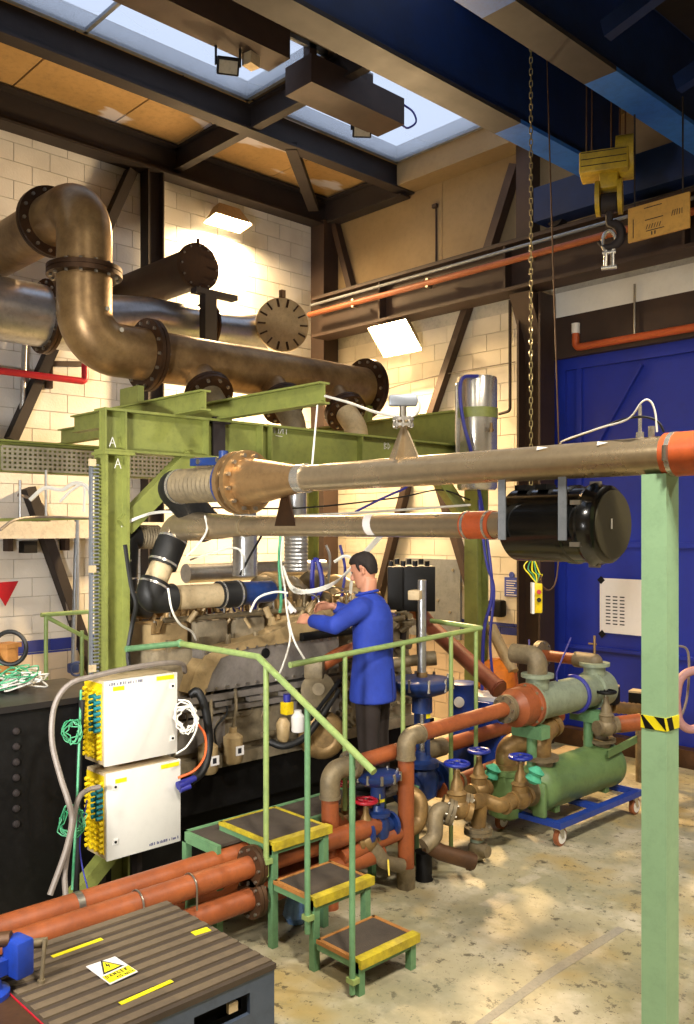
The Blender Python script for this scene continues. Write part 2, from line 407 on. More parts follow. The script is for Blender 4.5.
# ceiling with two roof lights left open
SK = [(-8.42, -7.0, -2.0, 6.36), (-8.42, -5.3, 6.6, 8.94), (-4.7, -1.5, -1.0, 6.2)]
ce = MB()
xs = sorted({LX-.25, 6, *[s[0] for s in SK], *[s[1] for s in SK]}); ys = sorted({-7.2, DY+.3, *[s[2] for s in SK], *[s[3] for s in SK]})
for i in range(len(xs)-1):
    for j in range(len(ys)-1):
        mx_, my_ = (xs[i]+xs[i+1])/2, (ys[j]+ys[j+1])/2
        if any(s[0] < mx_ < s[1] and s[2] < my_ < s[3] for s in SK): continue
        ce.box((xs[i], ys[j], CZ), (xs[i+1], ys[j+1], CZ+.2))
m_ceilback = M('ceiling backing', '#6b573b', .85)
ceil = struct('ceiling', ce, m_ceilback, 'flat roof soffit with tan boards')
yb = [1.6, 2.9, 4.2, 5.5, 6.4, 6.6, 8.0, DY]
def ceiling_board_material():
    m = M('patchy ceiling board', '#b3905c', .8, 0, '#94753f', .9, .05, 20, .5); nt = m.node_tree; N = nt.nodes; L = nt.links
    b = N['Principled BSDF']; old = b.inputs['Base Color'].links[0].from_socket
    tc = N.new('ShaderNodeTexCoord'); mp = N.new('ShaderNodeMapping'); mp.inputs['Scale'].default_value = (1.5, .55, 1); mp.inputs['Location'].default_value = (.3, 1.2, 0)
    nz = N.new('ShaderNodeTexNoise'); nz.inputs['Scale'].default_value = 1.3; nz.inputs['Detail'].default_value = 3
    L.new(tc.outputs['Object'], mp.inputs[0]); L.new(mp.outputs[0], nz.inputs['Vector'])
    r = N.new('ShaderNodeMapRange'); r.inputs[1].default_value = .60; r.inputs[2].default_value = .64; L.new(nz.outputs['Fac'], r.inputs[0])
    x = N.new('ShaderNodeMix'); x.data_type = 'RGBA'; L.new(r.outputs[0], x.inputs[0]); L.new(old, x.inputs[6]); x.inputs[7].default_value = (*srgb('#c9c4cc'), 1)  # pale mauve patches mixed over the tan by a noise mask
    L.new(x.outputs[2], b.inputs['Base Color']); return m
m_cb = ceiling_board_material()
for i in range(len(yb)-1):
    obj('ceiling_board', MB().box((LX, yb[i]+.012, CZ-.02), (-8.44, yb[i+1]-.012, CZ)), m_cb, ceil, V((0,0,0)))
# roof-light panes
def pane_material():
    m = bpy.data.materials.new('frosted roof light'); m.use_nodes = True; nt = m.node_tree; N = nt.nodes; L = nt.links
    out = N['Material Output']; N.remove(N['Principled BSDF'])
    t = N.new('ShaderNodeBsdfTransparent'); t.inputs[0].default_value = (.93, .95, .98, 1)
    d = N.new('ShaderNodeBsdfTranslucent'); d.inputs[0].default_value = (.85, .87, .9, 1)
    nz = N.new('ShaderNodeTexNoise'); nz.inputs['Scale'].default_value = .8
    r = N.new('ShaderNodeMapRange'); r.inputs[3].default_value = .1; r.inputs[4].default_value = .4; L.new(nz.outputs['Fac'], r.inputs[0])
    x = N.new('ShaderNodeMixShader'); L.new(r.outputs[0], x.inputs[0]); L.new(t.outputs[0], x.inputs[1]); L.new(d.outputs[0], x.inputs[2])
    L.new(x.outputs[0], out.inputs[0]); return m
m_pane = pane_material()
for n, (x0, x1, y0, y1) in enumerate(SK):
    fr = MB(); t = .05
    fr.box((x0, y0, CZ-.05), (x0+t, y1, CZ+.16)).box((x1-t, y0, CZ-.05), (x1, y1, CZ+.16)).box((x0, y0, CZ-.05), (x1, y0+t, CZ+.16)).box((x0, y1-t, CZ-.05), (x1, y1, CZ+.16))
    wn = struct('window_%d' % (n+1), fr, m_greysteel, ('long narrow frosted roof light over the ducts', 'wide frosted roof light near the back wall', 'roof light above the crane girders')[n])
    k = max(1, round((y1-y0)/1.9)) if n != 1 else 1
    for i in range(k):
        a, b_ = y0+(y1-y0)*i/k, y0+(y1-y0)*(i+1)/k
        obj('pane', MB().box((x0+.02, a+.01, CZ-.02), (x1-.02, b_-.01, CZ-.005)), m_pane, wn, V((0,0,0)))
        if i: obj('glazing_bar', MB().box((x0, a-.02, CZ-.05), (x1, a+.02, CZ-.01)), m_greysteel, wn, V((0,0,0)))

# ------------------------------------------------------------------ roof and wall steelwork
def girder(name, p0, p1, h, wd, mat, label, kind='structure', tf=.03):
    o = obj(name, MB().ibeam(p0, p1, h, wd, tf, .02), mat, off=V((0,0,0))); o['kind'] = kind; o['label'] = label; return o
girder('trim_1', (LX+.16, -6, 7.5), (LX+.16, DY, 7.5), .42, .26, m_darksteel, 'deep dark beam along the top of the blockwork wall')
girder('trim_2', (-8.5, -6, 7.58), (-8.5, DY, 7.58), .4, .19, m_darksteel, 'dark roof beam beside the long roof light')
girder('trim_3', (LX, 6.47, 7.56), (-5.2, 6.47, 7.56), .3, .12, m_darksteel, 'dark cross beam between the two roof lights')
girder('trim_4', (LX, DY-.14, 7.5), (-8.45, DY-.14, 7.5), .38, .2, m_darksteel, 'dark beam along the top of the back wall')
struct('trim_17', MB().box((-8.42, 8.95, 7.4), (-4.6, DY, CZ)), m_board, 'pale boxed soffit between the wide roof light and the back wall')
def member(name, mb, label, mat=None):
    o = obj(name, mb, mat or m_darksteel, off=V((0,0,0))); o['kind'] = 'structure'; o['label'] = label; return o
member('trim_5', MB().ibeam((LX+.16, 6.1, 0), (LX+.16, 6.1, 7.3), .24, .2, .02, .02, up=(0, 1, 0)), 'dark wall column left of the lit wall lamp')
member('trim_6', MB().box((LX+.0, DY-.3, 0), (LX+.3, DY, 7.35)), 'dark brown corner column', m_brownsteel)
a = onx(131, 172, LX+.1); b_ = onx(11, 440, LX+.1)
member('trim_7', MB().bar(a, b_, .12, .16, X), 'dark diagonal brace behind the bent duct')
a = onx(28, 488, LX+.1); b_ = onx(100, 690, LX+.1)
member('trim_8', MB().bar(a, b_, .12, .17, X), 'dark diagonal brace crossing the blue stripe')
a = onx(5, 400, LX+.1); b_ = onx(30, 490, LX+.1)
member('trim_9', MB().bar((-8.5, 7.1, 7.42), (-9.9, 8.7, 7.42), .15, .1), 'diagonal roof brace near the corner')
def bk(px, py): return ony(px, py, DY-.08)
member('trim_10', MB().bar(bk(470, 300), bk(428, 425), .1, .12, Y), 'brown diagonal brace above the steel tank', m_brownsteel)
member('trim_11', MB().bar(bk(516, 165), bk(488, 255), .12, .14, Y), 'dark diagonal brace at the top of the back wall', m_brownsteel)
member('trim_12', MB().bar(bk(438, 480), bk(470, 585), .1, .12, Y), 'brown diagonal brace behind the green column', m_brownsteel)
member('trim_13', MB().bar(bk(333, 215), bk(352, 290), .1, .12, Y), 'short brown brace beside the corner column', m_brownsteel)
member('trim_14', MB().bar(bk(408, 480), bk(378, 600), .1, .12, Y), 'brown diagonal brace behind the workman', m_brownsteel)
# door column
member('trim_15', MB().ibeam((-6.22, DY-.22, 0), (-6.22, DY-.22, 5.46), .34, .3, .03, .03, up=(1, 0, 0)).prism([(-6.41, DY-.5, 5.46), (-6.41, DY-.22, 5.46), (-6.41, DY-.22, 4.85)], (.3, 0, 0)), 'brown steel column beside the blue door', m_brownsteel)
member('trim_16', MB().box((-6.28, DY+.02, 0), (-6.15, DY+.24, 5.1)).box((-6.28, DY-.0, 4.7), (-2.3, DY+.24, 5.2)), 'dark frame around the blue door', m_brownsteel)
qc = ony(528, 200, DY-.1); member('trim_18', MB().box((qc.x-.11, DY-.2, 6.1), (qc.x+.11, DY, 7.74)), 'dark upper column above the crane rail', m_brownsteel)
# crane rail beam along the back wall
rb = obj('crane_rail_beam', MB().ibeam((LX+.3, DY-.38, 5.8), (5.9, DY-.38, 5.8), .6, .34, .04, .03), m_brownsteel, off=V((0,0,0)))
rb['kind'] = 'structure'; rb['label'] = 'deep brown crane rail beam along the back wall'
obj('rail', MB().box((LX+.3, DY-.42, 6.1), (5.9, DY-.34, 6.16)), m_darksteel, rb, V((0,0,0)))
for x in (-8.6, -6.46, -4.2):
    obj('stiffener', MB().box((x-.015, DY-.53, 5.54), (x+.015, DY-.4, 6.06)), m_brownsteel, rb, V((0,0,0)))

# blue door
dr = struct('door_1', MB().box((-6.15, DY+.14, .06), (-2.3, DY+.2, 4.7)), m_doorblue, 'tall blue steel door at the right')
DYd = DY+.14
def dp(name, mb, mat=m_doorblue): return obj(name, mb, mat, dr, V((0,0,0)))
dp('frame_rail', MB().box((-6.15, DYd-.05, .06), (-6.0, DYd, 4.7)))
dp('frame_rail', MB().box((-6.0, DYd-.05, 4.56), (-2.3, DYd, 4.7)))
dp('frame_rail', MB().box((-6.0, DYd-.05, 2.40), (-2.3, DYd-.0, 2.46)))
dp('frame_rail', MB().box((-6.0, DYd-.05, 1.16), (-2.3, DYd-.0, 1.2)))
dp('frame_rail', MB().box((-5.85, DYd-.04, 2.5), (-5.78, DYd, 4.56)))
dp('brace', MB().bar((-5.78, DYd-.01, 3.3), (-5.0, DYd-.01, 4.5), .04, .09, Y))
dp('brace', MB().bar((-3.4, DYd-.01, 3.3), (-4.2, DYd-.01, 4.5), .04, .09, Y))
dp('sill', MB().box((-6.15, DYd-.16, 0), (-2.3, DYd, .2)), m_rust)
p0, p1 = ony(600, 578, DYd-.07), ony(652, 637, DYd-.07)
nt_ = solo('notice_sheet', MB().box((p0.x, DYd-.075, p1.z), (p1.x, DYd-.06, p0.z)), m_paper, 'white printed notice sheet taped on the blue door', 'notice')
mb = MB()
for k in range(9):
    zz = p0.z-.22-k*.04
    for j in range(3): mb.box((p0.x+.08+j*.09, DYd-.077, zz), (p0.x+.14+j*.09, DYd-.074, zz+.014))
stuff(obj('printed_lines', mb, m_ink, nt_))
for (px, py) in ((601, 580), (602, 634)):
    q = ony(px, py, DYd-.078); obj('tape', MB().cbox(q, .07, .006, .07, m=Matrix.Rotation(PI/4, 3, 'Y')), m_black, nt_)

# wall-mounted things on the back wall
def bq(px, py, d=.0): return ony(px, py, DY-d)
a, b_ = bq(407, 558), bq(462, 640)
t = thing('switchgear_panel', 'grey steel panel on the back wall behind the black block', 'panel', (a.x, DY, b_.z))
obj('plate', MB().box((a.x, DY-.04, b_.z), (b_.x, DY-.001, a.z)), m_greysteel, t)
for px, py in ((420, 575), (455, 570), (440, 600), (425, 607), (452, 612)):
    q = bq(px, py); obj('bolt', MB().cyl((q.x, DY-.04, q.z), (q.x, DY-.055, q.z), .02, seg=8), m_bolt, t)
a, b_ = bq(505, 577), bq(519, 597)
t = thing('blue_notice', 'small blue safety notice on the back wall', 'notice', (a.x, DY, b_.z))
obj('board', MB().box((a.x, DY-.012, b_.z), (b_.x, DY-.001, a.z)), M('notice blue', '#3c4fae', .5), t)
mb = MB()
for k in range(7): mb.box((a.x+.03, DY-.014, a.z-.05-k*.03), (b_.x-.03-.02*(k % 3), DY-.0125, a.z-.04-k*.03))
stuff(obj('printed_lines', mb, m_white, t))
obj('printed_disc', MB().cyl(((a.x+b_.x)/2, DY-.001, a.z+.03), ((a.x+b_.x)/2, DY-.012, a.z+.03), .04), M('notice blue', '#3c4fae'), t)
a, b_ = bq(494, 599), bq(507, 617)
t = thing('wall_box', 'small dark box on the back wall under the blue notice', 'box', (a.x, DY, b_.z))
obj('case', MB().cbox(((a.x+b_.x)/2, DY-.07, (a.z+b_.z)/2), abs(b_.x-a.x), .14, a.z-b_.z, bev=.03), m_black, t)
obj('window', MB().cyl(((a.x+b_.x)/2-.03, DY-.14, (a.z+b_.z)/2), ((a.x+b_.x)/2-.03, DY-.15, (a.z+b_.z)/2), .03), m_bolt, t)
# pipes along the back wall
def bp_(y, pts): return [ony(px, py, y) for px, py in pts]
t = thing('overhead_pipe', 'orange pipe running along the brown crane rail beam', 'pipe', (LX, 8.72, 5.7))
obj('pipe', MB().tube([(LX+.35, 8.66, 5.82), (2, 8.66, 5.82)], .04, 12), m_orange, t)
for x in (-9, -7.6, -6, -4.6): obj('clip', MB().box((x-.02, 8.64, 5.76), (x+.02, 8.73, 5.88)), m_bolt, t)
solo('conduit', MB().tube([(LX+.35, 8.70, 5.97), (2, 8.70, 5.97)], .022, 8), m_greysteel, 'thin grey conduit above the orange overhead pipe', 'conduit')
a = ony(578, 352, DY+.02); c_ = ony(700, 332, DY+.02)
t = thing('sprinkler_pipe', 'red pipe over the top of the blue door', 'pipe', (a.x, DY, a.z))
obj('pipe', MB().tube(fillet([(a.x, DY-.03, 4.79+.2), (a.x, DY-.03, 4.79), (-1, DY-.03, 4.79)], .06), .045, 12), m_orangeb, t)
obj('end_fitting', MB().cyl((a.x, DY-.03, 4.96), (a.x, DY-.03, 5.08), .05), m_white, t)
q = ony(635, 300, DY-.02)
obj('hanger', MB().cyl((q.x, DY-.03, 4.79), (q.x, DY-.03, 5.4), .012, seg=6), m_bolt, t)
t = thing('wall_conduit', 'thin pipe dropping down the wall beside the brown column', 'conduit', bk(511, 400))
obj('pipe', MB().tube(fillet([bk(510, 300), bk(510, 411), bk(499, 414)], .05), .02, 8), m_brownsteel, t)
solo('surface_cable', MB().tube([bk(330, 408), bk(400, 385), bk(440, 375), bk(515, 362)], .008, 6), m_cableG, 'thin grey cable across the wall behind the steel tank', 'cable')
t = thing('drop_conduit', 'thin hanging conduit on the upper back wall', 'conduit', bk(436, 240))
obj('pipe', MB().tube([ony(436, 205, DY-.015), ony(436, 290, DY-.015)], .012, 6), m_brownsteel, t)
obj('junction', MB().cbox(ony(435, 206, DY-.025), .08, .05, .05), m_brownsteel, t)
# things on the left wall
def lq(px, py, d=.0): return onx(px, py, LX+d)
t = thing('red_pipe', 'red pipe along the left wall with an upturned end', 'pipe', lq(0, 376, .25))
pa, pb = lq(-30, 371, .25), lq(85, 378, .25)
pb.z = pa.z = (pa.z+pb.z)/2
obj('pipe', MB().tube(fillet([pa, pb, pb+V((0, 0, .22))], .05), .042, 12), m_red, t)
obj('end_fitting', MB().cyl(pb+V((0, 0, .2)), pb+V((0, 0, .3)), .04), m_white, t)
qa = lq(55, 372, .2); obj('bracket', MB().box((LX, qa.y-.04, pa.z-.1), (LX+.06, qa.y+.04, pa.z+.4)).bar((LX+.05, qa.y, pa.z+.2), (LX+.05, qa.y+.5, pa.z+.26), .06, .06), m_brownsteel, t)
solo('vent_pipe', MB().tube([lq(25, 335, .12), lq(22, 425, .12)], .035, 10), m_silver, 'short bright vertical pipe beside the red pipe', 'pipe')
tri = [lq(-9, 583), lq(18, 581), lq(5, 606)]
solo('red_triangle', MB().prism([V((LX+.004, p.y, p.z)) for p in tri], (.01, 0, 0)), m_red, 'red downward triangle marker on the white wall', 'marker')
p0, p1 = lq(-10, 524, .3), lq(103, 540, .3)
zc = lq(40, 530, .3).z
t = thing('trunking', 'cream trunking along the left wall behind the green column', 'trunking', (LX, p0.y, zc-.15))
obj('duct', MB().box((LX+.12, p0.y-.5, zc-.1), (LX+.32, p1.y+1.2, zc+.1)), m_concreteduct, t)
for yy in (p0.y+.3, p0.y+1.0): obj('bracket', MB().box((LX, yy-.03, zc-.25), (LX+.15, yy+.03, zc+.1)), m_brownsteel, t)
q = lq(28, 548, .2); obj('socket_box', MB().cbox((LX+.2, q.y, zc-.2), .15, .16, .14), m_black, t)
t = thing('standpipe', 'grey vertical pipe with a blue valve on the left wall', 'pipe', lq(76, 670, .2))
obj('pipe', MB().tube([lq(77, 520, .3), lq(73, 672, .3)], .03, 10), m_greysteel, t)
q = lq(73, 668, .3); obj('valve', MB().cbox(q, .1, .12, .12, bev=.02).torus(q+V((.1, 0, 0)), X, .08, .014), m_valveblue, t)
solo('soil_pipe', MB().tube(fillet([lq(18, 495, .15), lq(42, 500, .15), lq(56, 540, .15), lq(70, 620, .15)], .2), .02, 8), m_cableG, 'thin grey pipe curving down the white wall', 'pipe')
# ================================================================== OVERHEAD CRANE
m_cranevivid = M('vivid crane blue', '#2f6fd0', .45, 0, '#2659ae', 2)  # more vivid blue than the girders, set on lengths of the lower flanges
t = thing('overhead_crane', 'dark blue double girder overhead crane under the roof', 'crane', (-4.4, 8.9, 6.06))
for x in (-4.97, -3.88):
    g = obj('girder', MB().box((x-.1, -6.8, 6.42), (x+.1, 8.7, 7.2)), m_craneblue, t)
    for ya, yb2, mm in (((-6.8, 6.8, m_flangegrey), (6.8, 8.7, m_cranevivid)) if x < -4.5 else ((-6.8, 5.2, m_cranevivid), (5.2, 6.6, m_flangegrey), (6.6, 8.7, m_cranevivid))):
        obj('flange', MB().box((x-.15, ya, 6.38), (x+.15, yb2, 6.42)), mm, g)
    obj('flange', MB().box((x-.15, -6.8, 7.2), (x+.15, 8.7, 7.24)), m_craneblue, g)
obj('end_carriage', MB().box((-6.0, 8.72, 6.22), (-2.9, 9.0, 6.62)), m_craneblue, t)
for x in (-5.8, -3.1):
    obj('wheel', MB().cyl((x, 8.86, 6.27), (x, 8.98, 6.27), .11), m_darksteel, t)
for yy in (6.2, 7.4): obj('walkway_bracket', MB().bar((-3.6, yy, 6.5), (-1.8, yy, 7.0), .1, .14), m_craneblue, t)
obj('walkway', MB().box((-3.6, -2, 7.0), (-2.7, 8.5, 7.05)), m_darksteel, t)
# crab on top of the girders
t = thing('hoist_crab', 'hoist crab with rope drum riding on the crane girders', 'hoist', (-4.45, 7.2, 7.24))
obj('frame', MB().box((-5.15, 6.0, 7.26), (-3.75, 6.12, 7.4)).box((-5.15, 8.0, 7.26), (-3.75, 8.12, 7.4)).box((-5.15, 6.0, 7.26), (-4.95, 8.12, 7.4)).box((-3.95, 6.0, 7.26), (-3.75, 8.12, 7.4)), m_craneblue, t)
obj('drum', MB().lathe((-4.45, 6.5, 7.3), Y, [(.24, 0), (.24, .03), (.19, .04), (.19, 1.1), (.24, 1.11), (.24, 1.14)]), m_darksteel, t)
obj('motor', MB().cyl((-4.1, 6.2, 7.5), (-4.1, 6.6, 7.5), .14), m_brownsteel, t)
# hook block
hb = W(607, 158, 8.2); hx, hy = hb.x, hb.y
t = thing('hook_block', 'yellow crane hook block hanging from wire ropes', 'hook', (hx, hy, 5.1))
ztop = hb.z
H = lambda dx, dy, dz: V((hx+dx*CT-dy*ST, hy+dx*ST+dy*CT, ztop+dz))   # dx to the photo's right, dy away, dz up
mrot = Matrix.Rotation(math.radians(26), 3, 'Z')
def hbx(c, sx, sy, sz, bev=.0): return MB().cbox(c, sx, sy, sz, m=mrot, bev=bev)
bd = obj('sheave_box', hbx(H(-.02, 0, -.07), .44, .3, .2, .015), m_hookyellow, t)
e = mrot@V((1, 0, 0))
obj('sheave_guard', MB().cyl(H(.15, 0, .0)-e*.06, H(.15, 0, .0)+e*.1, .2, seg=28), m_hookyellow, t)
for k in range(3): obj('plank_line', hbx(H(-.02, 0, -.11+k*.06)+mrot@V((0, -.152, 0)), .4, .004, .006), m_ink, bd)
obj('trunnion', hbx(H(.02, 0, -.23), .17, .2, .16, .02), m_hookyellow, t)
for sx in (-.1, .1):
    c = H(.02, 0, -.37)+e*sx
    obj('cheek', MB().cyl(c-e*.02, c+e*.02, .16, seg=24), m_hookyellow, t)
c = H(.02, 0, -.42); obj('sheave', MB().cyl(c-e*.07, c+e*.07, .09, seg=20), m_darksteel, t)
pts = [c+V((0, 0, -.05)), c+V((0, 0, -.16))]
f_ = mrot@V((0, 1, 0)); f_ = e
for k in range(11):
    a = PI*.5-k*PI*1.35/10; pts.append(c+V((0, 0, -.3))+e*(.11*math.cos(a))+V((0, 0, .11*math.sin(a))))
hk = obj('hook', MB().tube(pts, [.035]*3+[.045]*6+[.035, .025, .015, .012][:len(pts)-9], 10), m_darksteel, t)
obj('shackle', MB().tube([c+V((0,0,-.36))+e*(.06*math.cos(a))+V((0,0,.1*math.sin(a))) for a in [2*PI*k/16 for k in range(16)]], .018, 8, closed=True), m_steelbright, t)
obj('shackle_pin', MB().cyl(c+V((0,0,-.46))-e*.06, c+V((0,0,-.46))+e*.06, .02).cyl(c+V((0,0,-.44))-e*.03, c+V((0,0,-.6))-e*.035, .02).cyl(c+V((0,0,-.44))+e*.03, c+V((0,0,-.6))+e*.035, .02).cyl(c+V((0,0,-.6))-e*.07, c+V((0,0,-.6))+e*.07, .022), m_steelbright, t)
for dx in (-.19, -.14, .04, .12, .17):
    p = H(dx, 0, 0); obj('rope', MB().cyl(p, (p.x, p.y, 7.3), .008, seg=6), m_rust, t)
# chain
p = W(531, 60, 7.5); q = W(534, 548, 7.5); q.x, q.y = p.x, p.y
t = thing('hand_chain', 'long hanging steel chain in front of the brown column', 'chain', (p.x, p.y, q.z))
lk = MB(); L0, n = .075, 0
z = p.z+.5; links = []
base = mesh_of('link', MB().tube([V((.013*math.cos(a), 0, .017*math.sin(a)+(.013 if math.sin(a) > 0 else -.013))) for a in [2*PI*(k+.5)/10 for k in range(10)]], .0048, 6, closed=True), m_chain)
k = 0
while z > q.z:
    if k < 300:
        o = bpy.data.objects.new('link', base); C.objects.link(o); o.parent = t; o.location = (0, 0, z-q.z); o.rotation_euler.z = (PI/2 if k % 2 else 0)+.8
    z -= .05; k += 1
# rope with pendant
p = W(547, 60, 7.9); q = W(559, 455, 7.9); q2 = W(541, 575, 7.7)
t = thing('pendant_control', 'yellow pendant control box hanging against the brown column', 'control box', W(536, 612, 7.7))
obj('cable', MB().tube(spline([p+V((0,0,.6)), p, q, W(560, 520, 7.85), W(557, 575, 7.75), W(550, 590, 7.7), W(542, 585, 7.7), q2, W(538, 583, 7.7)], 6), .007, 6), m_rust, t)
b0 = obj('case', MB().cbox(W(537, 598, 7.7), .085, .07, .26, rz=TH, bev=.012), m_yellow, t)
for k, mm in ((592, m_red), (600, m_black)): obj('button', MB().cyl(W(539, k, 7.66), W(539, k, 7.62), .02, seg=12), mm, b0)
obj('side_plate', MB().cbox(W(532.5, 598, 7.69), .02, .075, .27, rz=TH), m_white, t)
for k in range(5): obj('wire', MB().tube(spline([W(537, 584, 7.7), W(530+k*3, 575, 7.75), W(524+k*4, 566+k*2, 7.8), W(533, 556, 7.8)], 5), .006, 5), m_cableGr if k % 2 else m_hiviz, t)
# hanging sign board
a, b_ = ony(628, 210, 7.4), ony(689, 230, 7.4)
zt, zb = ony(628, 209, 7.4).z, ony(628, 243, 7.4).z
t = thing('sign_board', 'tan sign board hanging beside the yellow hook', 'sign', ((a.x+b_.x)/2, 7.4, zb))
bo = obj('board', MB().box((a.x, 7.4, zb), (b_.x, 7.425, zt)), m_sign, t)
mb = MB(); cxs = (a.x+b_.x)/2-.04; 
for k, zz in enumerate((.27, .16, .06)): mb.box((cxs-.09+.01*k, 7.396, zb+zz), (cxs+.08+.01*k, 7.4, zb+zz+.006))
for k in range(6): mb.bar((cxs-.07+k*.025, 7.398, zb+.08), (cxs-.055+k*.025, 7.398, zb+.12), .004, .004)
for k in range(5): mb.bar((cxs+.17+k*.024, 7.398, zb+.14), (cxs+.185+k*.02, 7.398, zb+.19), .004, .004)
mb.box((cxs-.02, 7.396, zb+.02), (cxs-.01, 7.4, zb+.05)).box((cxs+.01, 7.396, zb+.02), (cxs+.02, 7.4, zb+.05)).box((a.x+.05, 7.396, zb+.03), (a.x+.055, 7.4, zb+.2))
stuff(obj('lettering', mb, m_ink, bo))
for x in (a.x+.06, b_.x-.06): obj('hanger', MB().cyl((x, 7.41, zt), (x, 7.41, 6.38), .008, seg=6), m_darksteel, t)
# brown box trunks under the roof
p = onz(110, 0, 7.42)
t = thing('box_trunking', 'brown box trunk beside the long roof light, holding a floodlight', 'trunk', (-7.05, 2, 7.4))
obj('body', MB().box((-7.25, -4, 7.4), (-6.9, 5.75, 7.74)), m_brownsteel, t)
obj('joint_box', MB().cbox(onz(251, 60, 7.35), .12, .14, .14, rz=.2), m_cream, t)
t = thing('soffit_box', 'short brown box hanging under the roof next to the blue girder', 'trunk', (-6.9, 6.8, 7.3))
obj('body', MB().box((-7.22, 5.95, 7.2), (-6.8, 7.35, 7.5)), m_brownsteel, t)
for yy in (6.1, 6.95): obj('hanger', MB().box((-7.1, yy, 7.5), (-7.0, yy+.1, 7.75)), m_brownsteel, t)
obj('cable_loop', MB().tube(spline([W(404, 105, 10.2), W(413, 112, 10.2), W(416, 122, 10.2), W(408, 128, 10.2), W(402, 125, 10.2)], 5), .012, 6), m_cableB, t)
def floodlight(px, py, F, label, tx):
    c = W(px, py, F); t = thing('floodlight', label, 'floodlight', (c.x, c.y, c.z-.1), 'small floodlights under the roof')
    d = (V((tx, 1.0, 0))-c).normalized(); u, v = frame_of(d); m = Matrix((u, v, d)).transposed()
    obj('housing', MB().cbox(c, .22, .16, .07, m=m, bev=.01).cbox(c-d*.05, .14, .1, .06, m=m), m_black, t)
    obj('glass', MB().cbox(c+d*.037, .18, .12, .006, m=m), m_glass, t)
    obj('bracket', MB().bar(c+u*.12, c+u*.12+V((0,0,.2)), .012, .025).bar(c-u*.12, c-u*.12+V((0,0,.2)), .012, .025).bar(c-u*.12+V((0,0,.2)), c+u*.12+V((0,0,.2)), .025, .012), m_black, t)
floodlight(228, 66, 8.75, 'small black floodlight hanging below the long roof light', 0)
floodlight(362, 130, 10.2, 'small black floodlight at the end of the short brown box', 0)
# housings for the added fill lamps (light sources set at the top)
for i, p in enumerate(FILL_LAMPS):
    t = thing('fill_lamp', ('added domed fill lamp over the open floor', 'added domed fill lamp nearest the blue door', 'added domed fill lamp behind the ribbed mat cabinet', 'added domed fill lamp furthest from the engine')[i], 'lamp', p[:3], 'added fill lamps')
    obj('reflector', MB().lathe(V(p[:3])+V((0,0,-.02)), Z, [(.3, 0), (.29, 0), (.16, .2), (.1, .28), (.1, .3), (.11, .3), (.17, .2), (.31, 0)]), m_lamphouse, t)
    obj('drop_rod', MB().cyl(V(p[:3])+Z*.25, V((p[0], p[1], CZ)), .015, seg=8), m_darksteel, t)
t = thing('tripod_fill', 'added tripod fill light standing left of the camera', 'lamp', (TRIPOD_FILL[0], TRIPOD_FILL[1], 0))
wl0 = V(TRIPOD_FILL); wd_ = (V((-7.0, 5.0, 2.5))-wl0).normalized(); wu, wv = frame_of(wd_)
obj('head', MB().cbox(wl0-wd_*.08, .56, .42, .12, m=Matrix((wu, wv, wd_)).transposed(), bev=.02), m_black, t)
obj('mast', MB().cyl((wl0.x, wl0.y, .6), wl0-wd_*.1, .02, seg=10), m_black, t)
for k in range(3): obj('leg', MB().cyl((wl0.x, wl0.y, .9), (wl0.x+.45*math.cos(2.1*k), wl0.y+.45*math.sin(2.1*k), .0), .014, seg=8), m_black, t)
# wall lamps
def wall_lamp(c, out, label, energy, tilt, w2=.31, h2=.15):
    out = V(out); side = Z.cross(out).normalized()
    t = thing('wall_lamp', label, 'lamp', c, 'lit wall lamps')
    d = (out*math.cos(tilt)-Z*math.sin(tilt)).normalized(); up = side.cross(d).normalized()
    if up.z < 0: up = -up
    m = Matrix((side, up, d)).transposed()
    cc = c+out*.25
    mb = MB()
    f = [cc+side*a*w2+up*b*h2+d*.1 for a, b in ((-1,-1),(1,-1),(1,1),(-1,1))]; r_ = [cc+side*a*w2*.55+up*b*h2*.5-d*.14 for a, b in ((-1,-1),(1,-1),(1,1),(-1,1))]
    mb.add(f+r_, [(4,5,6,7),(0,4,7,3),(1,2,6,5),(0,1,5,4),(3,7,6,2)])
    obj('housing', mb, m_lamphouse, t)
    obj('glass', MB().cbox(cc+d*.085, w2*1.94, h2*1.94, .012, m=m), m_lampglass, t)
    obj('arm', MB().bar(cc-d*.1, c-out*.0, .05, .05), m_lamphouse, t)
    lo = lamp('AREA', cc+d*.11, energy, WARM, .5, cc+d*2, sizey=.32); lo.data.spread = math.radians(170)
    return t
wall_lamp(onx(217, 222, LX+.02), X, 'lit hooded lamp high on the left blockwork wall', 210, math.radians(80))
wall_lamp(ony(410, 338, DY-.15)+V((0, 0, 0)), -Y, 'glaring lit lamp on the back wall beyond the big duct', 760, math.radians(42), .36, .25)

# ================================================================== DUCTS
def flanged(t, c, ax, R, n=12, mat=None, th=.022, bolt=.016):
    c = V(c); ax = V(ax).normalized()
    f = obj('flange', MB().cyl(c-ax*.04, c-ax*.004, R, seg=36).cyl(c+ax*.004, c+ax*.04, R, seg=36).cyl(c-ax*.01, c+ax*.01, R*.97, seg=36), mat or m_ductflange, t)
    for k in range(n):
        u, v = frame_of(ax); a = 2*PI*k/n+.1; p = c+(u*math.cos(a)+v*math.sin(a))*(R-.04)
        o = obj('bolt', MB().tube([p-ax*.06, p+ax*.06], bolt, 6), m_bolt, f)
    return f
MX, MZ, RD = -7.1, 4.2, .235
y0 = 4.22
t = thing('bent_duct', 'S-shaped bronzed duct with bolted flanges', 'duct', (MX, 3.6, 3.9))
obj('elbow', MB().tube(fillet([(MX, y0, MZ), (MX, 3.6, MZ), (MX, 3.6, 4.83)], .6, 14), RD, 32), m_duct, t)
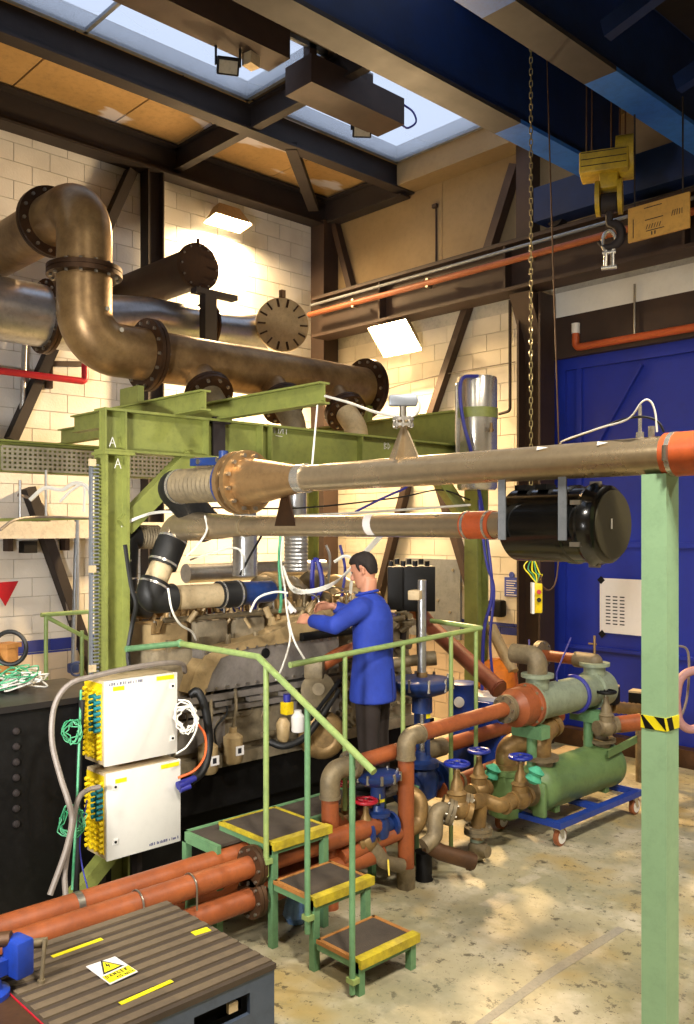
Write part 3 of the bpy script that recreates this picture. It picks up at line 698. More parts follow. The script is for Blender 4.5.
obj('elbow', MB().tube(fillet([(MX, 3.6, 4.83), (MX, 3.6, 5.43), (MX-.62, 3.6, 5.43)], .6, 14), RD, 32), m_duct, t)
flanged(t, (MX, 3.6, 4.83), Z, .32, 14); flanged(t, (MX-.64, 3.6, 5.43), X, .32, 14)
for px, py in ((107, 310), (121, 331)):
    c = onx(px, py, MX+RD*.8); obj('boss', MB().cyl(c-V((.05, 0, 0)), c+V((.05, -.02, 0)), .02, seg=10), m_bolt, t)
t = thing('inlet_duct', 'bronzed straight duct entering through the left wall', 'duct', (LX, 3.6, 5.2))
obj('pipe', MB().tube([(LX, 3.6, 5.43), (MX-.68, 3.6, 5.43)], RD, 32), m_duct, t)
t = thing('exhaust_manifold', 'long bronzed exhaust manifold above the green frame', 'manifold', (MX, 5.6, MZ-RD))
obj('pipe', MB().tube([(MX, y0+.03, MZ), (MX, 7.0, MZ)], RD, 36), m_duct, t)
flanged(t, (MX, y0, MZ), Y, .33, 14)
flanged(t, (MX, 7.02, MZ), Y, .34, 14)
for yy, sx in ((4.72, 1), (5.6, 1), (6.45, 1)):
    d = V((.72, -.12, -.68)).normalized(); s0 = V((MX, yy, MZ-.03)); s1 = s0+d*.46
    br = obj('branch', MB().tube([s0, s1], .145, 24), m_duct, t)
    flanged(t, s1, d, .225, 10)
    low = fillet([s1, s1+d*.3, V((s1.x+d.x*.3, s1.y+d.y*.3, 3.3))], .25, 8)
    obj('downpipe', MB().tube(low, .12, 20), m_cream if yy > 6 else m_castgrey, t)
# lagged duct along the wall
t = thing('silver_duct', 'wide bright galvanised duct along the left wall with a blanked end', 'duct', (-8.9, 6, 4.6))
A, B = onx(-40, 306, -8.9), onx(46, 313, -8.9)
A.z = B.z = (A.z+B.z)/2
obj('pipe', MB().tube([A+V((0, -1, 0)), B], .322, 36), m_silver, t)
flanged(t, B, Y, .39, 14, m_ductflange)
Cc = onx(150, 317, -8.9); D = onx(205, 327, -8.9); E = onx(236, 331, -8.9); G = onx(268, 331, -8.9)
obj('reducer', MB().tube([B, B+V((0, .4, 0)), Cc, D], [.322, .322, .22, .22], 32), m_silver, t)
flanged(t, D, D-Cc, .29, 12, m_ductflange)
obj('pipe', MB().tube([D, E, G+V((0, .1, 0))], [.195, .2, .25], 32), m_silver, t)
axc = V((.9, -.42, 0)).normalized(); g0 = G+V((0, .1, 0))
obj('branch', MB().tube([g0-axc*.15, g0+axc*.42], .27, 32), m_silver, t)
ge = g0+axc*.43
bf = obj('blank_flange', MB().cyl(ge-axc*.03, ge+axc*.02, .335, seg=40), m_enginetan, t)
u, v = frame_of(axc)
for k in range(14):
    a = 2*PI*k/14; r_ = u*math.cos(a)+v*math.sin(a)
    obj('clamp', MB().bar(ge+r_*.22+axc*.022, ge+r_*.32+axc*.022, .022, .02), m_ductflange, bf)
obj('lifting_lug', MB().box(ge+V((-.03, -.03, .33)), ge+V((.03, .03, .43))), m_ductflange, bf)
# dark stub pipe with blank end
P1 = ony(198, 267, 5.75); P0 = V((LX, P1.y, P1.z))
t = thing('stub_pipe', 'dark brown stub pipe with a round blanked end on a steel stand', 'pipe', (P1.x, P1.y, P1.z-.3))
rs = 23/880*(-(P1.x)*ST+P1.y*CT)
obj('pipe', MB().tube([P0, P1], rs*.88, 32), m_brownsteel, t)
ec = obj('end_plate', MB().cyl(P1-X*.02, P1+X*.03, rs*1.02, seg=36), m_ductflange, t)
obj('lug', MB().cyl(P1+V((0, 0, rs)), P1+V((0, 0, rs+.06)), .02, seg=8), m_ductflange, ec)
for k in range(12):
    a = 2*PI*k/12; obj('bolt', MB().tube([P1+V((.02, rs*.9*math.cos(a), rs*.9*math.sin(a))), P1+V((.045, rs*.9*math.cos(a), rs*.9*math.sin(a)))], .012, 6), m_bolt, ec)
t2 = thing('pipe_stand', 'dark steel stand carrying the stub pipe', 'stand', (P1.x-.4, P1.y, 3.4))
q = P1+V((.06, .1, 0))
obj('post', MB().box((q.x-.06, q.y-.08, 3.47), (q.x+.06, q.y+.08, P1.z-rs-.06)), m_darksteel, t2)
obj('arm', MB().box((q.x-.06, q.y-.2, P1.z-rs-.06), (q.x+.06, q.y+.38, P1.z-rs-.0)), m_darksteel, t2)
# ================================================================== GREEN SUPPORT FRAME
NX, FX_ = -5.77, -8.45; ZT, ZB = 3.47, 3.16; YE = 7.45; YC = 3.14
fr = thing('support_gantry', 'olive green steel support frame carrying ducts over the engine', 'frame', (NX, YC, 0))
obj('main_beam', MB().ibeam((NX, YC-.1, (ZT+ZB)/2), (NX, YE, (ZT+ZB)/2), ZT-ZB, .16, .018, .012), m_green, fr)
obj('main_beam', MB().ibeam((FX_, -1.0, (ZT+ZB)/2), (FX_, YE, (ZT+ZB)/2), ZT-ZB, .16, .018, .012), m_green, fr)
for yy in (YC-.09, YC+.07, 3.92, 4.45, 4.55, 5.6, 6.3):
    obj('stiffener', MB().box((NX+.006, yy-.006, ZB+.018), (NX+.078, yy+.006, ZT-.018)), m_green, fr)
col = obj('column', MB().ibeam((NX, YC, 0), (NX, YC, ZB-.02), .19, .17, .018, .014, up=(0, 1, 0)), m_green, fr)
obj('cap_plate', MB().box((NX-.1, YC-.11, ZB-.022), (NX+.1, YC+.13, ZB)), m_green, col)
obj('base_plate', MB().box((NX-.16, YC-.17, 0), (NX+.16, YC+.17, .025)), m_green, col)
obj('column', MB().ibeam((NX, YE-.1, 0), (NX, YE-.1, ZB), .19, .17, .018, .014, up=(0, 1, 0)), m_green, fr)
obj('column', MB().ibeam((FX_, YE-.1, 0), (FX_, YE-.1, ZB), .19, .17, .018, .014, up=(0, 1, 0)), m_green, fr)
for a, b_ in (((NX, YC+.08, 2.62), (NX, YC+.66, ZB)), ((FX_, 2.5, ZB), (FX_, 1.9, 2.55)), ((NX, YE-.18, 2.62), (NX, YE-.75, ZB))):
    obj('brace', MB().bar(a, b_, .14, .1, X), m_green, fr)
obj('brace', MB().bar(onx(60, 915, -5.46), onx(122, 838, -5.46), .1, .1, X), m_green, fr)
# top channels lying across
p = onx(322, 383, -4.5)
obj('cross_beam', MB().ibeam((-8.5, 4.06, ZT+.075), (-4.5, 4.06, ZT+.075), .15, .09, .014, .012), m_green, fr)
obj('cross_beam', MB().ibeam((-7.4, 3.66, ZT+.075), (-5.35, 3.66, ZT+.075), .15, .09, .014, .012), m_green, fr)
obj('cross_beam', MB().ibeam((-8.6, 6.95, ZT+.17), (-5.7, 6.95, ZT+.17), .34, .15, .018, .012), m_green, fr)
obj('saddle', MB().box((MX-.16, 4.03, ZT+.15), (MX+.16, 4.09, MZ-RD-.08)), m_green, fr)
obj('saddle', MB().box((MX-.16, 6.9, ZT+.34), (MX+.16, 6.98, MZ-RD+.02)), m_green, fr)
obj('packer', MB().box((-5.81, 3.98, ZT-.03), (-5.7, 4.14, ZT+.0)).box((NX+.02, 3.99, ZB-.02), (NX+.05, 4.1, ZT+.02)), m_darksteel, fr)
# chalk letters A on the beam, written as strokes
def strokes(parent, org, u, v, s, segs, mat, n, d=.004):
    mb = MB()
    for (a, b, c, e_) in segs:
        p = org+u*a*s+v*b*s+n*.003; q = org+u*c*s+v*e_*s+n*.003; mb.bar(p, q, d, d)
    return stuff(obj('chalk_mark', mb, m_white, parent))
AA = [(0,0,.35,1), (.35,1,.7,0), (.15,.4,.55,.4)]
strokes(fr, V((NX+.087, YC-.07, ZB+.03)), Y, Z, .07, AA, m_white, X)
strokes(fr, V((NX+.09, YC-.03, ZB-.12)), Y, Z, .07, AA, m_white, X)
q = onx(272, 433, NX+.01); strokes(fr, q, Y, Z, .09, [(0,0,.2,.6), (.3,.6,.3,0), (.3,.6,.6,.5), (.7,0,.8,.6), (.9,0,1.3,.6), (1.3,0,1.3,.6), (1.5,.6,1.9,.6), (1.7,.6,1.7,0), (.4,-.2,1.2,-.25)], m_white, X)
q = onx(384, 449, NX+.01); strokes(fr, q, Y, Z, .1, [(0,0,0,.6), (0,.6,.3,.5), (.3,.5,0,.3), (0,.3,.35,.15), (.35,.15,0,0), (.5,0,.5,.6), (.5,.6,.8,.3), (.8,.3,.5,0), (0,1,.2,1), (.3,1,.8,1.05)], m_white, X)
# perforated cable tray
def tray(name, x, y0, y1, z0, z1, label):
    t = thing(name, label, 'cable tray', (x, y0, z0))
    mb = MB(); n = int((y1-y0)/.05)
    for k in range(n+1): y = y0+(y1-y0)*k/n; mb.box((x-.002, y-.012, z0), (x+.002, y+.012, z1))
    for k in range(6): z = z0+(z1-z0)*k/5; mb.box((x-.003, y0, z-.011), (x+.003, y1, z+.011))
    stuff(obj('perforated_web', mb, m_grating, t))
    obj('back_lip', MB().box((x-.06, y0, z0-.004), (x, y1, z0)).box((x-.06, y0, z1), (x, y1, z1+.004)), m_grating, t)
    return t
ta = onx(2, 446, FX_+.12); tb = onx(2, 469, FX_+.12)
tray('cable_tray', FX_+.12, ta.y, 6.8, tb.z, ta.z, 'perforated steel cable tray along the far green beam')
# ladder tray up the near column
t = thing('cable_ladder', 'narrow slotted cable ladder up the left side of the green column', 'cable tray', (NX-.05, YC-.2, 1.6))
yy = YC-.17
obj('rail', MB().box((NX-.0, yy-.012, 1.5), (NX+.03, yy+.005, 3.1)), m_greysteel, t)
mb = MB()
for k in range(60): mb.box((NX+.03, yy+.0, 1.52+k*.026), (NX+.045, yy+.045, 1.53+k*.026))
stuff(obj('rungs', mb, m_greysteel, t))
for zz in (1.6, 2.3, 3.05): obj('clip', MB().box((NX+.03, yy-.03, zz), (NX+.05, yy+.02, zz+.05)), m_cream, t)

# ================================================================== UPPER EXHAUST PIPE
PY = 3.35
def ax(px, py): return ony(px, py, PY)
a = ax(310, 478); b_ = ax(658, 455.5); zz = (a.z+b_.z)/2
PZ = zz
t = thing('upper_pipe', 'long dull steel pipe at head height with a cone and bolted flange', 'pipe', (b_.x, PY, zz-.08))
xl = ax(303, 478).x; xr = ax(672, 455).x; xf = ax(247, 482).x
obj('pipe', MB().tube([(xl, PY, zz), (xr, PY, zz)], .077, 32), m_steel, t)
obj('cone', MB().tube([(xf, PY, zz), (xf+.06, PY, zz), (xl-.06, PY, zz), (xl, PY, zz)], [.15, .148, .085, .08], 32), m_copperish, t)
obj('weld_collar', MB().tube([(xl-.03, PY, zz), (xl+.04, PY, zz)], .086, 32), m_steelbright, t)
obj('pipe', MB().tube([(xr+.2, PY, zz), (1.2, PY, zz)], .077, 32), m_steel, t)
def flange_x(t, x, R, n, mat, th=.02):
    f = obj('flange', MB().cyl((x-th, PY, zz), (x+th, PY, zz), R, seg=40), mat, t)
    for k in range(n):
        a = 2*PI*(k+.5)/n; c = V((x, PY+(R-.03)*math.cos(a), zz+(R-.03)*math.sin(a)))
        obj('bolt', MB().tube([c-X*(th+.03), c+X*(th+.02)], .014, 6), m_bolt, f)
flange_x(t, xf-.0, .2, 12, m_copperish); flange_x(t, xf-.08, .2, 12, m_copperish)
obj('flow_arrow', MB().prism([V((ax(545, 448).x, PY-.079*.8, zz+.05)), V((ax(545, 448).x-.0, PY-.079*.72, zz+.066)), V((ax(556, 448).x, PY-.079*.76, zz+.058))], (0, -.003, .003)), m_white, t)
obj('flow_arrow', MB().prism([V((ax(605, 444).x, PY-.079*.8, zz+.05)), V((ax(605, 444).x, PY-.079*.72, zz+.066)), V((ax(616, 444).x, PY-.079*.76, zz+.058))], (0, -.003, .003)), m_white, t)
# sensor fitting
q = ax(640, 437)
obj('sensor_boss', MB().cyl((q.x, PY, zz+.07), (q.x, PY, zz+.1), .016).cyl((q.x, PY, zz+.1), (q.x, PY, zz+.21), .008, seg=8).cyl((q.x+.05, PY, zz+.07), (q.x+.05, PY, zz+.12), .014, seg=8), m_steelbright, t)
sl = thing('silicone_sleeve', 'orange silicone sleeve with steel clips on the upper pipe', 'hose', (xr+.12, PY, zz-.09))
obj('sleeve', MB().tube([(xr-.02, PY, zz), (xr+.26, PY, zz)], .088, 32), m_orangeb, sl)
for x in (xr+.015, xr+.2):
    cl = obj('hose_clip', MB().tube([(x-.01, PY, zz), (x+.01, PY, zz)], .0905, 32), m_steelbright, sl)
    obj('clip_screw', MB().cyl((x, PY-.09, zz-.03), (x, PY-.09, zz+.03), .012, seg=8), m_bolt, cl)
# butterfly valve and bellows at the left end
t = thing('butterfly_valve', 'blue butterfly valve behind the bolted flange', 'valve', (xf-.15, PY, zz-.15))
obj('body', MB().cyl((xf-.17, PY, zz), (xf-.11, PY, zz), .165, seg=32), m_valveblue, t)
obj('lever', MB().bar((xf-.16, PY-.06, zz+.14), (xf-.52, PY-.06, zz+.15), .04, .05), m_valveblue, t)
obj('neck', MB().cyl((xf-.14, PY-.08, zz+.12), (xf-.14, PY-.08, zz+.2), .03), m_valveblue, t)
for x in (-.42, -.2): obj('bolt', MB().cyl((xf+x, PY-.09, zz+.148), (xf+x, PY-.07, zz+.148), .018, seg=8), m_bolt, t)
bx0, bx1 = ax(180, 486).x, xf-.17
t = thing('corrugated_sleeve', 'dull corrugated metal sleeve left of the blue valve', 'hose', (bx0, PY, zz-.12))
n = 24; pts = [(bx1+(bx0-bx1)*k/n, PY, zz) for k in range(n+1)]
obj('bellows', MB().tube(pts, [.107+.012*(k % 2) for k in range(n+1)], 28), m_castgrey, t)
t = thing('black_elbow', 'black rubber elbow behind the green frame brace', 'hose', (bx0-.2, PY, zz-.3))
obj('hose', MB().tube(fillet([(bx0+.02, PY, zz), (bx0-.1, PY, zz), (bx0-.14, PY+.35, zz-.3)], .14, 10), .118, 28), m_rubber, t)
obj('hose_clip', MB().tube([(bx0-.01, PY, zz), (bx0+.015, PY, zz)], .122, 28), m_steelbright, t)
# radar level fitting on a triangular bracket
q = ax(403, 448)
t = thing('sensor_mount', 'grey sensor on a triangular steel bracket above the upper pipe', 'sensor', (q.x, PY, zz+.07))
obj('bracket', MB().prism([(q.x-.11, PY, zz+.06), (q.x+.11, PY, zz+.06), (q.x+.012, PY, zz+.24), (q.x-.012, PY, zz+.24)], (0, .012, 0)).prism([(q.x, PY-.07, zz+.06), (q.x, PY+.07, zz+.06), (q.x, PY, zz+.24)], (.01, 0, 0)), m_steel, t)
obj('flange_pair', MB().cyl((q.x, PY, zz+.235), (q.x, PY, zz+.25), .055).cyl((q.x, PY, zz+.265), (q.x, PY, zz+.28), .055).bolts((q.x, PY, zz+.257), Z, .045, 8, .008, .028), m_steelbright, t)
obj('stem', MB().cyl((q.x, PY, zz+.28), (q.x, PY, zz+.34), .018), m_bolt, t)
hd = obj('sensor_head', MB().cbox((q.x, PY, zz+.37), .05, .15, .06, rz=TH+PI/2, bev=.012), m_greysteel, t)
obj('cable', MB().tube(spline([W(417, 398, 4.72), W(420, 405, 4.72), W(416, 414, 4.75), W(402, 417, 4.8), W(375, 412, 5.2), W(350, 403, 5.7), W(325, 396, 6.0)], 6), .009, 6), m_cableW, hd)
# ================================================================== LOWER PIPE AND AIR FILTER
PYL = PY+.15
def axl(px, py): return ony(px, py, PYL)
zl = axl(480, 525).z
t = thing('lower_pipe', 'dull steel intake pipe hanging below the upper pipe', 'pipe', (-3.5, PYL, zl-.07))
xa, xb = axl(245, 528).x, axl(466, 526).x
obj('pipe', MB().tube([(xa, PYL, zl), (xb+.03, PYL, zl)], .064, 32), m_steel, t)
xe = axl(182, 530).x
obj('reducer', MB().tube([(xe, PYL, zl-.0), (xe+.22, PYL, zl), (xa, PYL, zl)], [.105, .1, .066], 32), m_steel, t)
obj('weld_band', MB().tube([(xa-.012, PYL, zl), (xa+.012, PYL, zl)], .07, 32), m_castgrey, t)
q = axl(372, 527); tg = MB(); aa = [PI*.55+PI*.75*k/8 for k in range(9)]
tg.add([V((q.x+dx+.03*k/8, PYL+.0652*math.cos(a), zl+.0652*math.sin(a))) for k, a in enumerate(aa) for dx in (-.03, .03)], [(2*k, 2*k+1, 2*k+3, 2*k+2) for k in range(8)])
obj('paper_tag', tg, m_paper, t)
q = axl(293, 505); obj('hanger_bracket', MB().prism([(q.x-.1, PYL-.066, zl+.0), (q.x+.1, PYL-.066, zl), (q.x+.03, PYL-.066, zl+.2), (q.x-.03, PYL-.066, zl+.2)], (0, .01, 0)).box((q.x-.02, PYL-.07, zl+.15), (q.x+.02, PYL-.05, PZ-.03)), m_ductflange, t)
t = thing('orange_sleeve', 'red orange silicone sleeve joining the lower pipe to the black filter', 'hose', (xb, PYL, zl-.07))
xs_ = axl(495, 525).x; obj('sleeve', MB().tube([(xb, PYL, zl), (xs_, PYL, zl)], .07, 28), m_orangeb, t)
for x in (xb+.02, xs_-.03): obj('hose_clip', MB().tube([(x-.008, PYL, zl), (x+.008, PYL, zl)], .0725, 28), m_steelbright, t)
# filter
xf0, xf1 = axl(515, 524).x, axl(612, 523).x
t = thing('air_filter', 'gloss black cylindrical air filter canister slung under the upper pipe', 'filter', ((xf0+xf1)/2, PYL, zl-.17))
RF = .172
obj('neck', MB().tube([(xs_-.02, PYL, zl), (xf0, PYL, zl)], [.066, .066], 28), m_steel, t)
obj('canister', MB().lathe((xf0, PYL, zl), X, [(.09, 0), (RF-.025, .005), (RF, .03), (RF, (xf1-xf0)*.62), (RF+.008, (xf1-xf0)*.63), (RF+.008, (xf1-xf0)*.68), (RF, (xf1-xf0)*.69), (RF, (xf1-xf0)*.84)], 44), m_blackgloss, t)
en = obj('end_cover', MB().lathe((xf0+(xf1-xf0)*.84, PYL, zl), X, [(RF+.01, 0), (RF+.014, .015), (RF+.002, .04), (RF+.0, (xf1-xf0)*.14), (RF-.02, (xf1-xf0)*.17)], 44), m_blackgloss, t)
xx = xf0+(xf1-xf0)*1.01
obj('end_disc', MB().cyl((xx, PYL, zl), (xx+.006, PYL, zl), RF-.022, seg=40), M('filter end olive', '#3a3420', .45), en)
obj('rating_label', MB().box((xx+.006, PYL-.03, zl-.02), (xx+.008, PYL-.018, zl+.025)), m_paper, en)
for k in range(6):
    a = 2*PI*k/6+.5; c = V((xf0+(xf1-xf0)*.84, PYL+(RF+.01)*math.cos(a), zl+(RF+.01)*math.sin(a))); obj('catch', MB().cbox(c, .05, .02, .02), m_bolt, t)
for x in (ony(503, 500, PYL-RF).x, ony(563.5, 500, PYL-RF).x):
    obj('strap', MB().box((x-.02, PYL-RF-.012, zl-.07), (x+.02, PYL-RF-.004, PZ-.03)), m_greysteel, t)
for k in (.18, .4): obj('top_lug', MB().cbox((xf0+(xf1-xf0)*k, PYL-.05, zl+RF), .06, .08, .025), m_bronze if k > 1 else m_black, t)
# support post
t = thing('support_post', 'pale green square post with black and yellow tape under the upper pipe', 'post', (ax(660, 1000).x, PY+.0, 0))
pc = ax(660, 700); sz = .105
obj('post', MB().box((pc.x-sz/2, PY-sz/2, 0), (pc.x+sz/2, PY+sz/2, PZ-.077)), m_mint, t)
z0, z1 = ony(645, 728, PY-sz/2).z, ony(645, 715, PY-sz/2).z
tp = obj('hazard_tape', MB().box((pc.x-sz/2-.002, PY-sz/2-.002, z0), (pc.x+sz/2+.002, PY+sz/2+.002, z1)), m_hiviz, t)
h = z1-z0
mb = MB()
for k in range(-1, 2):
    o0 = pc.x-sz/2+.09*k+.055
    x0_, x1_ = o0, o0+.042
    pl = [(x0_+h, z0), (x1_+h, z0), (x1_, z1), (x0_, z1)]
    lo_, hi_ = pc.x-sz/2-.002, pc.x+sz/2+.002
    pl = [(min(max(a, lo_), hi_), c) for a, c in pl]
    if max(a for a, c in pl)-min(a for a, c in pl) > .01: mb.prism([(a, PY-sz/2-.003, c) for a, c in pl], (0, .001, 0))
mb.prism([(pc.x+sz/2+.002, PY-.03, z0), (pc.x+sz/2+.002, PY+.01, z0), (pc.x+sz/2+.002, PY-.01, z1), (pc.x+sz/2+.002, PY-sz/2, z1)], (.001, 0, 0))
obj('black_bars', mb, m_black, tp)
obj('base_plate', MB().box((pc.x-.12, PY-.12, 0), (pc.x+.12, PY+.12, .015)), m_mint, t)
# cables over the upper pipe end
solo('sensor_cable', MB().tube(spline([W(657, 432, 3.5), W(655, 412, 3.5), W(650, 401, 3.5), W(642, 402, 3.5), W(628, 419, 3.55), W(600, 428, 3.7), W(565, 440, 3.9), W(560, 444, 3.95)], 7), .0042, 6), m_cableW, 'thin pale sensor cable arching over the upper pipe', 'cable')
solo('black_cable', MB().tube(spline([W(664, 432, 3.5), W(658, 422, 3.5), W(645, 417, 3.52), W(625, 419, 3.57), W(600, 428, 3.72), W(566, 441, 3.9)], 7), .005, 6), m_cableK, 'black cable lying over the upper pipe', 'cable')

# steel tank at the right end of the frame
c = W(477, 378, 8.85); RT = 20/880*8.85
t = thing('header_tank', 'bright stainless cylindrical tank with a green band', 'tank', (c.x, c.y, 3.0))
obj('shell', MB().lathe((c.x, c.y, 3.0), Z, [(RT*.9, 0), (RT, .03), (RT, c.z-3.03), (RT*.97, c.z-3.0)], 40), m_steelbright, t)
zb_ = W(477, 414, 8.85).z; obj('band', MB().lathe((c.x, c.y, zb_-.05), Z, [(RT+.006, 0), (RT+.006, .1)], 40), m_green, t)
obj('bracket', MB().bar((c.x, c.y+RT*.8, zb_), (NX, YE-.18, zb_), .06, .08), m_green, t)
q = W(492, 430, 8.68); obj('drain_tap', MB().cyl(q, q+V((.05, -.08, 0)), .02).cyl(q+V((.05, -.08, -.03)), q+V((.05, -.08, .06)), .015), m_bronze, t)
obj('pipe', MB().tube(fillet([W(462, 383, 8.8), W(457, 384, 8.8), W(457, 470, 8.8)], .05), .02, 8), m_steelbright, t)
solo('purple_hose', MB().tube(spline([W(478, 376, 8.65), W(463, 378, 8.6), W(460, 395, 8.6), W(464, 425, 8.6), W(471, 452, 8.6), W(484, 520, 8.8), W(492, 590, 8.7), W(484, 630, 8.7), W(482, 690, 8.7)], 7), .018, 8), m_cableB, 'purple blue hose dropping past the tank and green column', 'hose')
solo('blue_hose', MB().tube(spline([W(479, 500, 8.7), W(486, 560, 8.7), W(494, 590, 8.7), W(490, 640, 8.7), W(494, 690, 8.6)], 7), .014, 8), m_cableB, 'blue hose hanging down the front of the far green column', 'hose')
# ================================================================== ENGINE AND BED
EX = -5.6
def en_(px, py, x=EX): return onx(px, py, x)
t = thing('engine_bed', 'black steel bed and guard under and left of the engine', 'engine bed', (-6.4, 3, 0))
obj('guard', MB().cbox((-5.97, 1.0, .72), .74, 4.1, 1.42, bev=.02), m_black, t)
obj('top_plate', MB().box((-6.36, -1.05, 1.43), (-5.57, 3.06, 1.47)), M('dark grey plate', '#2c2827', .4, .3), t)
for z in (1.3, 1.2, 1.1, 1.0, .9, .8, .7):
    q = onx(16, 700, -5.6); obj('bolt', MB().lathe((-5.6, q.y, z), X, [(.024, 0), (.024, .01), (.018, .02), (.001, .023)], 14), m_darksteel, t)
obj('rail', MB().box((-6.9, 3.06, .45), (-5.62, 6.5, .775)), m_black, t)
obj('foot', MB().box((-6.8, 3.1, 0), (-5.8, 6.4, .45)), m_black, t)
ZE0, ZE1 = .78, 1.74
t = thing('test_engine', 'large tan and grey test engine with rocker covers and pipework', 'engine', (-6.3, 4.6, ZE0))
Y0, Y1 = 3.4, 6.2
obj('crankcase', MB().cbox((-6.0, (Y0+Y1)/2, 1.05), .74, Y1-Y0, .54, bev=.03), m_engine, t)
obj('block', MB().cbox((-5.98, (Y0+Y1)/2, 1.5), .64, Y1-Y0, .42, bev=.03), m_engine, t)
obj('bottom_rail', MB().box((-5.66, Y0, ZE0), (-5.55, Y1, ZE0+.09)), m_engine, t)
obj('ledge', MB().box((-5.66, Y0+.1, 1.3), (-5.54, Y1-.4, 1.35)).box((-5.66, Y0+.2, 1.20), (-5.56, Y1-.4, 1.24)), m_enginegrey, t)
# side panel and its bolts
sp = obj('side_panel', MB().box((-5.7, 3.75, 1.38), (-5.53, 5.15, 1.70)), m_enginegrey, t)
mb = MB()
for k in range(15):
    y = 3.78+k*.096
    for z in (1.4, 1.68): mb.cyl((-5.53, y, z), (-5.515, y, z), .012, seg=6)
stuff(obj('bolts', mb, m_bolt, sp))
obj('cover_disc', MB().cyl((-5.53, 4.35, 1.62), (-5.52, 4.35, 1.62), .04), m_black, sp)
# access doors on the crankcase
for k in range(4):
    y = 3.75+k*.62
    d = obj('access_door', MB().cbox((-5.62, y, 1.05), .06, .52, .26, bev=.015), m_engine if k % 2 else m_enginegrey, t)
    mb = MB()
    for yy in (-.22, 0, .22):
        for zz in (-.1, .1): mb.cyl((-5.59, y+yy, 1.05+zz), (-5.578, y+yy, 1.05+zz), .012, seg=6)
    stuff(obj('bolts', mb, m_bolt, d))
# tan curved casting along the top edge
poly = [(183, 692), (190, 668), (199, 655), (215, 647), (260, 634), (300, 617), (325, 606), (334, 613), (331, 628), (292, 640), (240, 648), (215, 657), (206, 672), (199, 694)]
obj('charge_air_casting', MB().prism([V((-5.52, en_(a, b).y, en_(a, b).z)) for a, b in poly], (-.22, 0, 0)), m_enginetan, t)
q = en_(318, 617); obj('coupling', MB().cyl((-5.48, q.y-.08, q.z), (-5.48, q.y+.16, q.z+.04), .085).cyl((-5.48, q.y, q.z+.01), (-5.48, q.y+.03, q.z+.015), .1), m_enginetan, t)
# rocker covers
for k in range(7):
    y = 3.58+k*.37
    rc = obj('rocker_cover', MB().cbox((-5.86, y, 1.80), .36, .31, .2, bev=.03), m_engine if k % 3 else m_enginetan, t)
    mb = MB()
    for dx in (-.13, .13):
        for dy in (-.11, .11): mb.cyl((-5.86+dx, y+dy, 1.9), (-5.86+dx, y+dy, 1.925), .016, seg=6)
    stuff(obj('bolts', mb, m_bolt, rc))
    obj('injector', MB().cyl((-5.74, y, 1.88), (-5.74, y, 1.99), .025).cyl((-5.74, y, 1.99), (-5.74, y+.05, 2.02), .014), m_orange if k == 1 else m_bronze, rc)
for k in range(6):
    y = 4.4+k*.36; obj('second_rocker_cover', MB().cbox((-6.65, y, 1.86), .36, .34, .22, bev=.03), m_enginetan, t)
obj('fuel_rail', MB().tube([(-6.08, Y0, 1.95), (-6.08, Y1, 1.95)], .045, 14), m_bronze, t)
obj('fuel_rail', MB().tube([(-5.66, Y0+.1, 1.93), (-5.66, 5.3, 1.93)], .022, 10), m_castgrey, t)
obj('water_rail', MB().tube([(-5.50, 4.7, 1.72), (-5.50, 5.7, 1.74)], .035, 12), m_black, t)
rnd = random.Random(3)
mb1, mb2 = MB(), MB()
for k in range(110):
    y = rnd.uniform(Y0, 5.9); x = rnd.uniform(-6.1, -5.55); z = 1.92+rnd.uniform(-.04, .12)
    (mb1 if k % 2 else mb2).cyl((x, y, z-.08), (x+rnd.uniform(-.05, .05), y+rnd.uniform(-.05, .05), z), rnd.uniform(.012, .03), seg=7)
stuff(obj('small_fittings', mb1, m_bronze, t)); stuff(obj('small_unions', mb2, m_enginetan, t))
mb1 = MB()
for k in range(60):
    y = rnd.uniform(5.2, 6.15); z = rnd.uniform(.9, 1.85); a = rnd.uniform(0, 6)
    mb1.cyl((-5.62, y, z), (-5.5+rnd.uniform(-.04, .05), y+.06*math.cos(a), z+.06*math.sin(a)), rnd.uniform(.015, .04), seg=8)
stuff(obj('end_fittings', mb1, m_castgrey, t))
for k in range(14):
    y = 3.55+k*.165; rr_ = random.Random(70+k); z1_ = 2.02+rr_.uniform(0, .12)
    obj('fuel_line', MB().tube(spline([(-5.66, y, 1.93), (-5.70, y+.02, z1_-.02), (-5.84, y+rr_.uniform(-.05, .08), z1_), (-6.0, y+rr_.uniform(-.06, .1), z1_-.03), (-6.08, y+.05, 1.96)], 5), .0085, 6), (m_steelbright, m_bronze, m_castgrey)[k % 3], t)
for k in range(9):
    y = 3.5+k*.27; obj('head_stud', MB().cyl((-5.6, y, 1.7), (-5.6, y, 1.79), .022, seg=6), m_castgrey, t)
for k in range(6):
    y = 3.62+k*.33; obj('bracket', MB().cbox((-5.56, y, 1.27), .06, .16, .035), m_enginegrey, t)
for k in range(5):
    rr_ = random.Random(90+k); y = 3.6+k*.36
    obj('sense_line', MB().tube(spline([(-5.56, y, 1.33), (-5.53, y+.02, 1.2), (-5.55, y+rr_.uniform(-.1, .15), 1.08), (-5.56, y+rr_.uniform(-.1, .2), .92)], 5), .008, 6), (m_castgrey, m_rubber)[k % 2], t)
